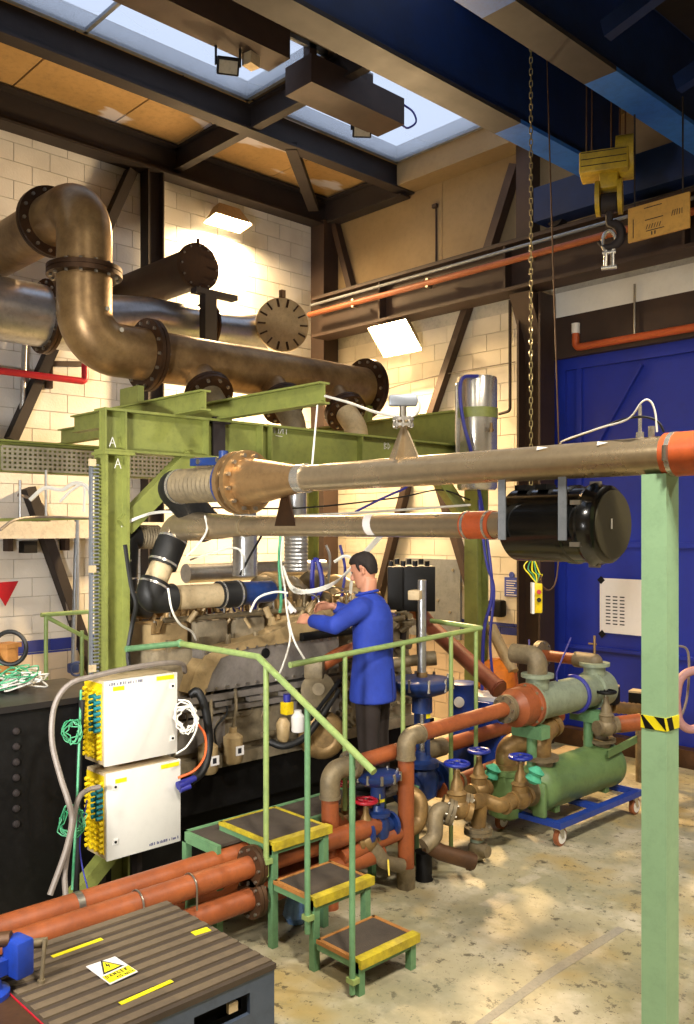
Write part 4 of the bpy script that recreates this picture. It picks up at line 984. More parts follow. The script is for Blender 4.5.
# oil filter canisters
for px, py in ((208, 757), (233, 747)):
    q = en_(px, py, -5.48); c = V((-5.48, q.y, q.z))
    of = obj('oil_canister', MB().lathe(c-Z*.12, Z, [(.06, 0), (.075, .02), (.075, .2), (.05, .22), (.03, .23), (.03, .27)], 20), m_enginetan, t)
    obj('sticker', MB().box((-5.404, q.y-.03, c.z-.05), (-5.40, q.y+.045, c.z+.02)), m_paper, of)
    obj('sticker_mark', MB().box((-5.40, q.y-.012, c.z-.035), (-5.398, q.y+.02, c.z+.005)), m_ink, of)
    obj('pipe', MB().tube(spline([c+Z*.15, c+V((0, .03, .3)), V((-5.56, q.y+.08, c.z+.42)), V((-5.58, q.y+.12, c.z+.5))], 5), .014, 8), m_castgrey, of)
obj('drain_pipe', MB().tube(fillet([en_(215, 745), en_(215, 720), en_(252, 715), en_(252, 690)], .05), .012, 8), m_castgrey, t)
obj('oil_gallery', MB().tube([en_(262, 735, -5.52), en_(330, 720, -5.52)], .02, 10), m_castgrey, t)
# bottles and pump by the engine end
q = en_(298, 724, -5.35); obj('sample_bottle', MB().lathe((q.x, q.y, q.z-.06), Z, [(.05, 0), (.055, .01), (.055, .12), (.03, .15), (.03, .17)], 18), m_white, t)
q = en_(283, 728, -5.4); obj('filter_bowl', MB().lathe((q.x, q.y, q.z-.12), Z, [(.03, 0), (.05, .05), (.055, .16), (.03, .2)], 18), m_enginetan, t)
q = en_(287, 708, -5.4); obj('filter_head', MB().cbox(q, .08, .08, .1, bev=.01), m_yellow, t); obj('filter_cap', MB().cyl(q+Z*.05, q+Z*.11, .03), m_cableB, t)
q = en_(318, 690, -5.35); obj('water_pump', MB().lathe(q, V((.6, -.5, .2)), [(.1, -.1), (.14, -.05), (.14, .04), (.08, .07), (.05, .1)], 22), m_castgrey, t)
q = en_(322, 735, -5.35); obj('pump_volute', MB().torus(q, V((.7, -.6, 0)), .13, .07, 22, 12).cyl(q-V((.03, -.03, 0)), q+V((.04, -.04, 0)), .1), m_bronze, t)
q = en_(316, 668, -5.4); obj('water_outlet', MB().tube(fillet([q, q+V((.1, .15, .1)), q+V((.2, .5, .2))], .1), .06, 16), m_orange, t)
obj('outlet_clamp', MB().cbox(q, .16, .2, .16, rz=.6, bev=.02), m_castgrey, t)
obj('black_rod', MB().tube([en_(310, 720, -5.2), en_(340, 680, -5.2)], .016, 8), m_black, t)
obj('bottom_hose', MB().tube(spline([en_(270, 742, -5.4), en_(285, 746, -5.3), en_(305, 737, -5.25), en_(322, 715, -5.25), en_(338, 690, -5.25)], 6), .028, 10), m_rubber, t)
# turbochargers and bellows
for i, (px, yb_) in enumerate(((245, 582), (296, 577))):
    xx = -6.15; top = onx(px, 536, xx); bt = onx(px, yb_, xx)
    bt.y = top.y
    n = 22; obj('exhaust_bellows', MB().tube([top+(bt-top)*(k/n)+Z*.05 for k in range(n+1)], [.105+.006*(k % 2) for k in range(n+1)], 26), m_silver, t)
    obj('riser', MB().tube([top+Z*.05, (top.x, top.y, 3.3)], .1, 22), m_silver, t)
    c = V((-6.05, bt.y+.12, bt.z-.14))
    tb = obj('turbocharger', MB().torus(c, Y, .13, .075, 26, 14).cyl(c-Y*.06, c+Y*.09, .11), m_castgrey, t)
    obj('compressor_housing', MB().torus(c-V((0, .26, .02)), Y, .11, .07, 26, 14).cyl(c-V((0, .36, .02)), c-V((0, .12, .02)), .1), m_steel if i else m_cableB, tb)
    obj('inlet_cone', MB().tube([c-V((0, .52, .02)), c-V((0, .34, .02))], [.085, .1], 20), m_valveblue, tb)
for px, py in ((262, 578), (310, 585), (330, 580)):
    q = onx(px, py, -6.4); obj('exhaust_runner', MB().tube(fillet([q+V((-.2, .2, -.2)), q, q+V((.25, .1, -.1)), q+V((.3, .1, -.35))], .15), .09, 18), m_enginetan, t)
# back bank manifold hint
obj('rear_manifold', MB().tube([(-6.9, 4.5, 2.2), (-6.9, Y1, 2.2)], .09, 20), m_silver, t)

# ---------- air hoses under the lower pipe
J1 = V((axl(184, 528).x, PYL, zl)); J2 = onx(148, 598, -5.45); K = onx(222, 596, -5.45); J2.z = K.z = (J2.z+K.z)/2
t = thing('intake_elbow', 'pale steel pipe with black rubber elbows below the lower pipe', 'pipe', (J2.x, J2.y, J2.z-.12))
d0 = J1+V((-.1, 0, -.03)); dv = (J2-d0)
obj('steel_elbow', MB().tube(fillet([J1+V((.03, 0, 0)), J1+V((-.1, 0, -.0)), d0+dv*.3], .11, 9), .1, 26), m_steel, t)
obj('rubber_sleeve', MB().tube([d0+dv*.1, d0+dv*.52], .107, 26), m_rubber, t)
obj('pipe', MB().tube([d0+dv*.3, d0+dv*.95], .084, 26), m_cream, t)
obj('rubber_elbow', MB().tube(fillet([d0+dv*.74, J2, J2+V((0, .2, 0))], .1, 8), .104, 26), m_rubber, t)
obj('pipe', MB().tube([J2+V((0, .1, 0)), V((J2.x, K.y+.05, K.z))], .088, 26), m_cream, t)
for f in (.14, .48, .8): c = d0+dv*f; u = dv.normalized(); obj('hose_clip', MB().tube([c-u*.008, c+u*.008], .1095, 26), m_steelbright, t)
obj('rubber_coupling', MB().tube([K+V((0, -.04, 0)), K+V((0, .16, 0))], .102, 26), m_rubber, t)
for f in (-.02, .13): obj('hose_clip', MB().tube([K+V((0, f-.007, 0)), K+V((0, f+.007, 0))], .106, 26), m_steelbright, t)
obj('compressor_adapter', MB().tube([K+V((0, .14, 0)), K+V((-.05, .5, 0))], [.09, .085], 24), m_valveblue, t)
t = thing('side_elbow', 'corrugated sleeve with a black rubber loop beside the green column', 'hose', W(135, 610, 6.7))
s0, s1 = W(158, 537, 6.75), W(134, 537, 6.6); n = 18
obj('bellows', MB().tube([s0+(s1-s0)*(k/n) for k in range(n+1)], [.085+.007*(k % 2) for k in range(n+1)], 24), m_castgrey, t)
obj('rubber_loop', MB().tube(fillet([s1+(s0-s1)*.1, W(126, 538, 6.55), W(124, 600, 6.55), W(150, 606, 6.7)], .14, 9), .095, 24), m_rubber, t)
for py in (560, 578, 592): c = W(124.5, py, 6.55); obj('hose_clip', MB().tube([c-Z*.007, c+Z*.007], .099, 24), m_steelbright, t)

# ================================================================== CONTROL CABINETS
def cabinet(z0, z1, y0, y1, x0, x1, label, lower):
    t = thing('control_cabinet', label, 'cabinet', ((x0+x1)/2, (y0+y1)/2, z0))
    b = obj('body', MB().cbox(((x0+x1-.02)/2, (y0+y1)/2, (z0+z1)/2), x1-x0-.02, y1-y0, z1-z0, bev=.006), m_cream, t)
    d = obj('door', MB().cbox((x1-.008, (y0+y1)/2, (z0+z1)/2), .022, y1-y0+.006, z1-z0+.006, bev=.004), m_cabinet, t)
    fx = x1+.003
    for (yy, zz) in ((.93, .84), (.93, .19)) if not lower else ((.1, .84), (.1, .2)):
        yk = y0+(y1-y0)*yy; zk = z0+(z1-z0)*zz
        lk = obj('lock', MB().cbox((fx+.002, yk, zk), .006, .036, .036), m_white, d)
        obj('keyhole', MB().cyl((fx+.004, yk, zk), (fx+.008, yk, zk), .009, seg=10), m_black, d)
    for (ya, yb2, zz) in (((.1, .25, .9), (.7, .95, .955)) if not lower else ((.1, .25, .9), (.72, .98, .955))):
        obj('yellow_label', MB().box((fx, y0+(y1-y0)*ya, z0+(z1-z0)*zz-.014), (fx+.002, y0+(y1-y0)*yb2, z0+(z1-z0)*zz+.014)), m_hiviz, d)
    # printed maker's line
    mb = MB()
    ys, ye, zz = (.05, .5, .958) if not lower else (.56, .98, .055)
    yk = y0+(y1-y0)*ys
    rr = random.Random(5 if lower else 9)
    while yk < y0+(y1-y0)*ye:
        wd = rr.uniform(.006, .012); mb.box((fx, yk, z0+(z1-z0)*zz-.009), (fx+.0015, yk+wd*.55, z0+(z1-z0)*zz+rr.choice((.009, .004)))); yk += wd+.004*rr.choice((0, 0, 1, 3))
    stuff(obj('printed_line', mb, m_inkblue, d))
    # connector rows on the side that faces the camera's left
    my, mt = MB(), MB()
    for r in range(13):
        for c in range(4):
            xk = x0+.035+c*(x1-x0-.09)/3; zk = z0+.05+r*(z1-z0-.1)/12.5
            teal = c in (2, 3) and (5 <= r <= 11 if not lower else 6 <= r <= 11)
            (mt if teal else my).cyl((xk, y0, zk), (xk, y0-(.05 if teal else .03), zk-.004), .013, seg=7)
    stuff(obj('yellow_connectors', my, m_yellow, b)); stuff(obj('teal_connectors', mt, m_teal, b))
    obj('gland_plate', MB().box((x0+.01, y0-.006, z0+.03), (x1-.04, y0-.001, z1-.02)), m_yellow, b)
    return t
cabinet(1.07, 1.62, 2.78, 3.32, -5.48, -5.2, 'upper white control cabinet with rows of yellow connectors', False)
cabinet(.46, 1.02, 2.79, 3.34, -5.47, -5.19, 'lower white control cabinet with rows of yellow connectors', True)
t = thing('mounting_rail', 'dark steel rails holding the white cabinets to the green column', 'rail', (-5.55, 3.05, 0))
for y in (2.92, 3.2): obj('upright', MB().box((-5.56, y-.02, 0), (-5.49, y+.02, 1.6)), m_darksteel, t)
# grey hose looping over the cabinets
solo('grey_hose', MB().tube(spline([W(185, 672, 6.2), W(182, 664, 6.1), W(165, 663, 5.95), W(130, 668, 5.75), W(95, 676, 5.6), W(70, 684, 5.5), W(55, 705, 5.45), W(52, 740, 5.4), W(60, 775, 5.35), W(68, 800, 5.3), W(72, 820, 5.3), W(66, 850, 5.2), W(50, 895, 5.1)], 8), .018, 8), m_cableG, 'thick grey hose looping over the upper white cabinet', 'hose')
solo('grey_conduit', MB().tube(spline([W(100, 787, 5.55), W(88, 790, 5.5), W(78, 800, 5.4), W(72, 830, 5.3), W(65, 870, 5.2), W(66, 900, 5.1)], 7), .017, 8), m_cableG, 'grey hose leaving the side of the lower white cabinet', 'hose')
solo('black_conduit', MB().tube([W(82, 700, 5.6), W(79, 760, 5.55), W(76, 900, 5.4)], .02, 8), m_cableK, 'straight black cable run beside the white cabinets', 'cable')
solo('green_conduit', MB().tube(spline([W(81, 690, 5.62), W(79, 750, 5.5), W(76, 820, 5.4), W(72, 890, 5.3)], 6), .008, 6), m_cableGr, 'straight green cable run beside the white cabinets', 'cable')
solo('blue_lead', MB().tube(spline([W(87, 800, 5.5), W(80, 840, 5.4), W(82, 865, 5.35), W(88, 890, 5.3)], 6), .005, 6), m_cableB, 'thin blue lead hanging under the lower white cabinet', 'cable')
def coil(name, c, r, n, mat, label, parent=None, flat=.5, seed=1, th=.004):
    rr = random.Random(seed); pts = []
    for k in range(n*10):
        a = 2*PI*k/10; q = r*(1+rr.uniform(-.25, .25))
        pts.append(c+V((q*.7*math.cos(a)*CT*1.0+rr.uniform(-.02, .02), q*math.cos(a)*ST+rr.uniform(-.02, .02), q*math.sin(a)*1.1+rr.uniform(-.02, .02))))
    return solo(name, MB().tube(spline(pts, 2), th, 5), mat, label, 'cable')
coil('green_coil', W(72, 732, 5.5), .055, 5, m_cableGr, 'coil of green wires beside the upper white cabinet', seed=2)
coil('green_coil', W(72, 820, 5.4), .075, 7, m_cableGr, 'bigger coil of green wires beside the lower white cabinet', seed=4)
coil('white_coil', W(186, 718, 6.0), .075, 5, m_cableW, 'coil of white wires right of the upper white cabinet', seed=8, th=.006)
solo('white_loop', MB().tube(spline([W(178, 700, 5.95), W(190, 703, 5.95), W(197, 725, 5.95), W(188, 745, 5.95), W(176, 754, 5.9)], 7), .007, 6), m_cableW, 'white cable looping out of the upper white cabinet', 'cable')
solo('orange_lead', MB().tube(spline([W(196, 722, 6.15), W(205, 735, 6.15), W(205, 755, 6.1), W(195, 770, 6.0), W(178, 778, 5.95)], 7), .009, 6), m_cableO, 'orange cable right of the white cabinets', 'cable')
solo('black_hose', MB().tube(spline([W(190, 695, 6.3), W(198, 692, 6.3), W(206, 712, 6.3), W(209, 745, 6.3), W(203, 770, 6.2), W(190, 782, 6.1)], 7), .03, 10), m_cableK, 'thick black hose between the cabinets and the engine', 'hose')
solo('blue_plug', MB().cyl(W(178, 786, 6.0), W(195, 778, 6.1), .03, .022).cyl(W(180, 790, 6.0), W(190, 786, 6.05), .02), m_cableB, 'blue plug connector behind the lower white cabinet', 'plug')

# ================================================================== STEPS, PLATFORM, HANDRAILS
t = thing('access_steps', 'green steel steps with three dark treads and worn yellow nosings', 'steps', (-4.1, 3.7, 0))
SY0, SY1 = 3.42, 3.89
steps = [(-3.86, -3.5, .2), (-4.26, -3.88, .43), (-4.84, -4.27, .655)]
for i, (x0, x1, z) in enumerate(steps):
    tr = obj('tread', MB().box((x0+.02, SY0+.02, z-.012), (x1-.05, SY1-.02, z)), m_tread, t)
    obj('nosing', MB().box((x1-.05, SY0, z-.045), (x1+.012, SY1+.02, z+.006)), m_safetyyellow, tr)
    obj('edging', MB().box((x0+.0, SY0-.006, z-.02), (x1-.05, SY0+.02, z+.004)).box((x0, SY1-.02, z-.02), (x1-.05, SY1+.006, z+.004)).box((x0, SY0, z-.02), (x0+.02, SY1, z+.004)), m_wood if i < 2 else m_safetyyellow, tr)
    obj('rim', MB().box((x0, SY0, z-.06), (x1-.01, SY0+.03, z-.015)).box((x0, SY1-.03, z-.06), (x1-.01, SY1, z-.015)).box((x1-.04, SY0, z-.075), (x1-.01, SY1, z-.045)), m_stepgreen, t)
    for y in (SY0, SY1-.045): obj('leg', MB().box((x1-.05, y, 0), (x1-.005, y+.045, z-.04)), m_stepgreen, t)
obj('leg', MB().box((-4.84, SY0, 0), (-4.8, SY0+.04, .6)), m_stepgreen, t)
obj('stretcher', MB().box((-4.2, SY0+.005, .38), (-3.9, SY0+.035, .42)).box((-4.2, SY1-.035, .38), (-3.9, SY1-.005, .42)), m_stepgreen, t)
# platform
t = thing('platform', 'green framed walkway platform beside the engine', 'platform', (-4.75, 4.6, 0))
PX0, PX1, PYA, PYB, PZ0 = -4.98, -4.58, 3.22, 5.12, .6
obj('deck', MB().box((PX0+.03, PYA+.03, PZ0-.02), (PX1-.03, PYB-.03, PZ0)), m_tread, t)
obj('edge_angle', MB().box((PX0, PYA, PZ0-.06), (PX0+.03, PYB, PZ0+.008)), m_stepgreen, t)
obj('edge_angle', MB().box((PX1-.03, SY1, PZ0-.06), (PX1, 4.2, PZ0+.008)), m_stepgreen, t)
obj('edge_angle', MB().box((PX0, PYA, PZ0-.06), (PX1, PYA+.03, PZ0+.008)), m_stepgreen, t)
obj('edge_angle', MB().box((PX0, PYB-.03, PZ0-.06), (PX1, PYB, PZ0+.008)), m_stepgreen, t)
for x in (PX0, PX1-.045):
    for y in (PYA, 4.6, PYB-.045): obj('leg', MB().box((x, y, 0), (x+.045, y+.045, PZ0-.05)), m_stepgreen, t)
RR = .021
t = thing('stair_handrail', 'green tubular handrail sloping down the steps', 'handrail', (-4.2, SY0-.03, .2))
ry = SY0-.03
r0, r1, r2 = ony(180, 645, ry), ony(258, 655, ry), ony(374, 772, ry)
r0.z = r1.z = (r0.z+r1.z)/2
obj('top_rail', MB().tube([r0, r1, r2], RR, 12), m_rail, t)
for (x0, x1, z) in steps:
    x = x1-.03
    f = (x-r1.x)/(r2.x-r1.x); zt_ = r1.z+(r2.z-r1.z)*max(f, 0)
    po = obj('post', MB().cyl((x, ry, max(z-.2, .02)), (x, ry, zt_), RR*.85, seg=12), m_rail if x < -4 else m_stepgreen, t)
    obj('fixing', MB().box((x-.03, ry-.02, z-.12), (x+.03, ry+.03, z-.09)), m_rail, po)
rs_ = onx(126, 659, r0.x); obj('return_rail', MB().tube([r0, V((r0.x, rs_.y, r0.z))], RR, 12), m_stepgreen, t)
obj('corner_ball', MB().lathe(r0-Z*.03, Z, [(.004, 0), (.026, .01), (.034, .03), (.026, .05), (.004, .06)], 12), m_stepgreen, t)
t = thing('platform_handrail', 'green tubular handrail along the platform in front of the workman', 'handrail', (-4.56, 4.8, PZ0))
h0, h1 = onx(290, 665, -4.565), onx(481, 628, -4.565)
obj('top_rail', MB().tube([h0, h1], RR, 12), m_rail, t)
for px in (345, 403, 451, 476):
    q = onx(px, 640, -4.565); zt_ = h0.z+(h1.z-h0.z)*(q.y-h0.y)/(h1.y-h0.y)
    obj('post', MB().cyl((-4.565, q.y, PZ0 if q.y < PYB else 0), (-4.565, q.y, zt_), RR*.85, seg=12), m_rail, t)
obj('return_rail', MB().tube([h1, h1+V((-.55, .0, .02))], RR, 12), m_rail, t)
# far handrail at the left
t = thing('far_handrail', 'green handrail beyond the black bed at the left', 'handrail', onx(70, 700, -8.2))
f0, f1 = onx(41, 615, -8.0), onx(104, 621, -8.0)
obj('top_rail', MB().tube([f0, V((-8.0, f1.y+.5, f0.z))], .022, 10), m_rail, t)
obj('stair_rail', MB().tube([f0+V((0, .05, -.02)), onx(100, 645, -8.0)], .02, 10), m_rail, t)
for px in (46, 82, 90): q = onx(px, 640, -8.0); obj('post', MB().cyl((-8.0, q.y, .3), (-8.0, q.y, f0.z-(.0 if px != 82 else .18)), .02, seg=10), m_rail, t)
# wooden post with loop and green tangle at the far left
a = onx(8, 645, -6.2)
t = thing('timber_post', 'short timber post standing on the black bed at the far left', 'post', (-6.2, a.y, 1.47))
obj('post', MB().cbox((-6.2, a.y, 1.47+(a.z-1.47)/2), .1, .1, a.z-1.47, rz=.3, bev=.006), m_wood, t)
obj('cap', MB().cbox((-6.2, a.y, a.z), .13, .13, .03, rz=.3), m_wood, t)
c = onx(10, 648, -6.1); solo('black_hose_loop', MB().torus(c, V((.7, -.7, .0)), .115, .016, 26, 8), m_cableK, 'loop of black hose hung over the timber post', 'hose')
for k, (px, py, r, mm, nm) in enumerate(((12, 686, .09, m_cableGr, 'tangle of green cables on the black bed'), (20, 690, .07, m_cableW, 'tangle of pale cables on the black bed'))):
    rr = random.Random(20+k); c = onx(px, py, -6.1); c.z = 1.47+r; pts = [c+V((rr.uniform(-.12, .12), rr.uniform(-.2, .2), rr.uniform(-r*.85, r))) for _ in range(46)]
    solo('cable_tangle', MB().tube(spline(pts, 5), .006, 5), mm, nm, 'cable')
# ================================================================== BENCH WITH RIBBED MAT
BX0, BX1, BY0, BY1, BZ = -3.82, -2.95, 1.46, 2.37, .75
t = thing('equipment_cabinet', 'grey blue steel cabinet with a ribbed brown mat on top', 'cabinet', ((BX0+BX1)/2, (BY0+BY1)/2, 0))
obj('end_panel', MB().box((BX0, BY1-.02, 0), (BX1, BY1, BZ-.03)), m_greyblue, t)
obj('back_panel', MB().box((BX0, BY0, 0), (BX0+.02, BY1-.02, BZ-.03)), m_greyblue, t)
s0, s1 = onx(194, 1000, BX1), onx(250, 985, BX1); sz0, sz1 = BZ-.175, BZ-.085
obj('front_panel', MB().box((BX1-.02, BY0, 0), (BX1, BY1-.02, sz0)).box((BX1-.02, BY0, sz1), (BX1, BY1-.02, BZ-.03)).box((BX1-.02, BY0, sz0), (BX1, s0.y, sz1)).box((BX1-.02, s1.y, sz0), (BX1, BY1-.02, sz1)), m_greyblue, t)
obj('slot_back', MB().box((BX1-.1, s0.y-.02, sz0-.02), (BX1-.09, s1.y+.02, sz1+.02)), m_black, t)
q = (s0.y+s1.y)/2+.04; obj('latch', MB().box((BX1-.03, q, sz0+.03), (BX1-.012, q+.045, sz1-.02)), m_cream, t)
obj('lid', MB().box((BX0, BY0-.01, BZ-.03), (BX1+.006, BY1+.006, BZ-.006)), m_matdark, t)
nr = 11; wr = (BX1-BX0)/nr
rib = mesh_of('rib', MB().box((-wr*.27, -(BY1-BY0)/2, 0), (wr*.27, (BY1-BY0)/2, .008)), m_mat)
for k in range(nr):
    o = bpy.data.objects.new('rib', rib); C.objects.link(o); o.parent = t
    o.location = V((BX0+wr*(k+.5), (BY0+BY1)/2, BZ-.006))-ORG[t.name]
zt = BZ+.0025
for a, b_ in (((52, 957), (102, 939)), ((120, 1004), (172, 981)), ((193, 934), (209, 929))):
    p, q = onz(*a, zt), onz(*b_, zt); d = (q-p); d.z = 0; n_ = V((-d.y, d.x, 0)).normalized()*.012*(1 if b_[0] != 209 else 1.8)
    solo('floor_tape', MB().prism([p-n_, q-n_, q+n_, p+n_], (0, 0, .002)), m_hiviz, {52: 'yellow tape strip on the mat nearest the orange pipes', 120: 'yellow tape strip on the mat right of the warning sign', 193: 'short yellow tape strip near the far corner of the mat'}[a[0]], 'tape')
cn = [onz(*p, zt) for p in ((86, 967), (115, 957), (138, 972), (110, 985))]
t2 = thing('danger_sign', 'white and yellow electrical danger sticker on the ribbed mat', 'sign', cn[0])
sg = obj('sticker', MB().prism(cn, (0, 0, .003)), m_paper, t2)
o_, u_, v_ = cn[0], (cn[1]-cn[0]), (cn[3]-cn[0])           # u to the far corner, v to the near corner
O = cn[3]; U = cn[2]-cn[3]; Vv = cn[0]-cn[3]                 # text reads along U, up along Vv
def sp_(a, b, h=.0034): return O+U*a+Vv*b+V((0, 0, h))
obj('yellow_band', MB().prism([sp_(.03, .04), sp_(.97, .04), sp_(.97, .36), sp_(.03, .36)], (0, 0, .0006)), m_hiviz, sg)
obj('triangle_border', MB().prism([sp_(.13, .42), sp_(.87, .42), sp_(.5, .98)], (0, 0, .0006)), m_ink, sg)
obj('triangle', MB().prism([sp_(.22, .47, .0041), sp_(.78, .47, .0041), sp_(.5, .89, .0041)], (0, 0, .0006)), m_hiviz, sg)
obj('lightning_bolt', MB().prism([sp_(.52, .82, .0048), sp_(.43, .65, .0048), sp_(.5, .65, .0048), sp_(.46, .5, .0048), sp_(.58, .7, .0048), sp_(.51, .7, .0048)], (0, 0, .0006)), m_ink, sg)
GL = {'D': [(0,0,0,1),(0,1,.5,.8),(.5,.8,.5,.2),(.5,.2,0,0)], 'A': [(0,0,.3,1),(.3,1,.6,0),(.12,.4,.48,.4)], 'N': [(0,0,0,1),(0,1,.5,0),(.5,0,.5,1)], 'G': [(.5,.85,.1,1),(.1,1,0,.5),(0,.5,.1,0),(.1,0,.5,.1),(.5,.1,.5,.45),(.5,.45,.3,.45)],
      'E': [(.5,0,0,0),(0,0,0,1),(0,1,.5,1),(0,.5,.4,.5)], 'R': [(0,0,0,1),(0,1,.5,.8),(.5,.8,0,.5),(0,.5,.5,0)], '4': [(.4,0,.4,1),(.4,1,0,.35),(0,.35,.55,.35)], '1': [(.25,0,.25,1)], '5': [(.5,1,.05,1),(.05,1,0,.55),(0,.55,.45,.55),(.45,.55,.45,.05),(.45,.05,0,0)], 'v': [(0,.6,.25,0),(.25,0,.5,.6)], 'o': [(0,0,.45,0),(.45,0,.45,.55),(.45,.55,0,.55),(0,.55,0,0)], 'l': [(.2,0,.2,1)], 't': [(.2,0,.2,.9),(0,.6,.45,.6)], 's': [(.45,.6,0,.5),(0,.5,.45,.2),(.45,.2,0,0)]}
def write(txt, a0, b0, wch, hch, th):
    mb = MB()
    for i, ch in enumerate(txt):
        for (x0, y0_, x1, y1_) in GL.get(ch, []):
            mb.bar(sp_(a0+(i+x0)*wch, b0+y0_*hch, .0044), sp_(a0+(i+x1)*wch, b0+y1_*hch, .0044), th, .001, Z)
    return mb
stuff(obj('lettering', write('DANGER', .1, .22, .135, .11, .0035), m_ink, sg)); stuff(obj('small_lettering', write('415 volts', .36, .07, .065, .1, .0025), m_ink, sg))
# rusty workbench and vice in the bottom left corner
t = thing('workbench', 'rusty steel topped workbench at the bottom left corner', 'workbench', (-3.5, .8, 0))
obj('top', MB().box((-4.0, -.2, .70), (-2.6, 1.44, .745)), m_rust, t)
obj('red_edge', MB().box((-4.0, 1.44, .735), (-2.6, 1.446, .749)), m_red, t)
for x in (-3.95, -2.7):
    for y in (-.1, 1.35): obj('leg', MB().box((x, y, 0), (x+.06, y+.06, .7)), m_darksteel, t)
b0 = onz(14, 1000, .745)
t = thing('bench_vice', 'blue bench vice clamped at the far left', 'vice', (b0.x-.1, b0.y-.07, .745))
B0 = V((b0.x-.1, b0.y-.07, .745))
obj('base', MB().lathe(B0, Z, [(.09, 0), (.09, .02), (.06, .03), (.055, .06)], 20), m_viceblue, t)
obj('fixed_jaw', MB().cbox(B0+V((-.03, -.05, .12)), .1, .16, .13, rz=.2, bev=.012), m_viceblue, t)
obj('moving_jaw', MB().cbox(B0+V((.02, .12, .13)), .11, .08, .15, rz=.2, bev=.012), m_viceblue, t)
obj('slide', MB().cbox(B0+V((.0, .04, .1)), .06, .3, .06, rz=.2), m_viceblue, t)
obj('screw', MB().cyl(B0+V((-.02, .15, .15)), B0+V((.03, .24, .15)), .02, seg=12), m_castgrey, t)
obj('handle', MB().cyl(B0+V((.05, .22, .18)), B0+V((.06, .2, -.0)), .009, seg=8).cyl(B0+V((.06, .2, -.0)), B0+V((.06, .2, .02)), .016, seg=10), m_castgrey, t)
obj('anvil_pipe', MB().cyl(B0+V((-.08, .0, .19)), B0+V((.0, .1, .2)), .03, seg=14), m_rust, t)
# ================================================================== ORANGE PIPES BY THE STEPS
def ring_flange(t, c, axis, R, n=6, mat=None, th=.014):
    c = V(c); axis = V(axis).normalized()
    f = obj('flange', MB().cyl(c-axis*th*2, c-axis*.002, R, seg=26).cyl(c+axis*.002, c+axis*th*2, R, seg=26), mat or m_castgrey, t)
    stuff(obj('bolts', MB().bolts(c, axis, R-.02, n, .01, th*2+.015), m_bolt, f)); return f
for i, (x, z, ya, yb2, lb, fl) in enumerate(((-4.62, .5, .3, 4.6, 'red oxide pipe furthest behind the ribbed mat, upper pair', False), (-4.4, .5, .3, 4.5, 'red oxide pipe nearest the ribbed mat, upper pair, with flange by the steps', True),
        (-4.62, .27, 1.0, 4.6, 'lower rear red oxide pipe passing under the steps', False), (-4.4, .3, 2.4, 4.5, 'lower front red oxide pipe with flange by the steps', True))):
    t = thing('supply_pipe', lb, 'pipe', (x, (ya+yb2)/2, z-.07), 'red oxide pipes beside the steps')
    obj('pipe', MB().tube([(x, ya, z), (x, yb2, z)], .068, 24), m_orange, t)
    if fl: ring_flange(t, (x, 3.36, z), Y, .125, 8, m_rust)
    else: ring_flange(t, (x, 3.5, z), Y, .125, 8, m_rust)
    if i == 0: obj('clip', MB().tube([(x, 2.28, z), (x, 2.32, z)], .0705, 24), m_bolt, t)
    if i == 1:
        for y in (2.55, 2.9): obj('u_bolt', MB().tube([(x+.073*math.cos(a), y, z+.073*math.sin(a)) for a in [PI*k/10 for k in range(11)]]+[(x-.073, y, z-.12)], .006, 6).cyl((x+.073, y, z), (x+.073, y, z-.12), .006, seg=6), m_bolt, t)
t = thing('pipe_bracket', 'small green bracket carrying the orange pipes', 'bracket', (-4.4, 2.9, 0))
obj('arm', MB().box((-4.75, 2.52, .37), (-4.3, 2.6, .43)), m_stepgreen, t)
for yy, zz_ in ((2.95, .42), (2.53, .37)): obj('leg', MB().box((-4.53, yy, 0), (-4.48, yy+.06, zz_)), m_stepgreen, t)

# ================================================================== PIPEWORK RIGHT OF THE STEPS
def pipe(name, pts, r, mat, label, R=.12, bands=(), bandmat=None, cat='pipe', elbows=None):
    t = thing(name, label, cat, pts[-1]); path = fillet(pts, R, 7)
    obj('run', MB().tube(path, r, 22), mat, t)
    for b in bands: obj('joint_band', MB().tube([V(b[0])-V(b[1]).normalized()*.014, V(b[0])+V(b[1]).normalized()*.014], r*1.14, 22), bandmat or mat, t)
    return t
def straight_elbow(t, corner, d1, d2, R, r, mat):     # a cast elbow piece over a pipe bend
    c = V(corner); d1 = V(d1).normalized(); d2 = V(d2).normalized()
    obj('elbow', MB().tube(fillet([c+d1*R*1.25, c, c+d2*R*1.25], R, 9), r*1.13, 22), mat, t)
    for d in (d1, d2): obj('elbow_rim', MB().tube([c+d*R*1.2, c+d*R*1.32], r*1.22, 22), mat, t)
# pipe A: vertical then back to the exchanger
AXx = -4.35; a0 = V((AXx, 4.72, 0)); az = 1.09
tA = thing('riser_pipe', 'vertical orange pipe turning back to the upper heat exchanger', 'pipe', a0)
e0 = V((AXx, 4.72, az)); e1 = V((AXx, 5.96, az+.04))
obj('riser', MB().tube([(AXx, 4.72, .14), e0-Z*.12], .06, 24), m_orange, tA)
obj('run', MB().tube([e0+(e1-e0).normalized()*.12, e1], .06, 24), m_orange, tA)
straight_elbow(tA, e0, -Z, e1-e0, .12, .06, m_castgrey)
obj('foot_collar', MB().tube([(AXx, 4.72, 0), (AXx, 4.72, .15)], .068, 24), m_castgrey, tA)
ring_flange(tA, e1+V((0, -.03, -.001)), Y, .115, 8, m_castgrey)
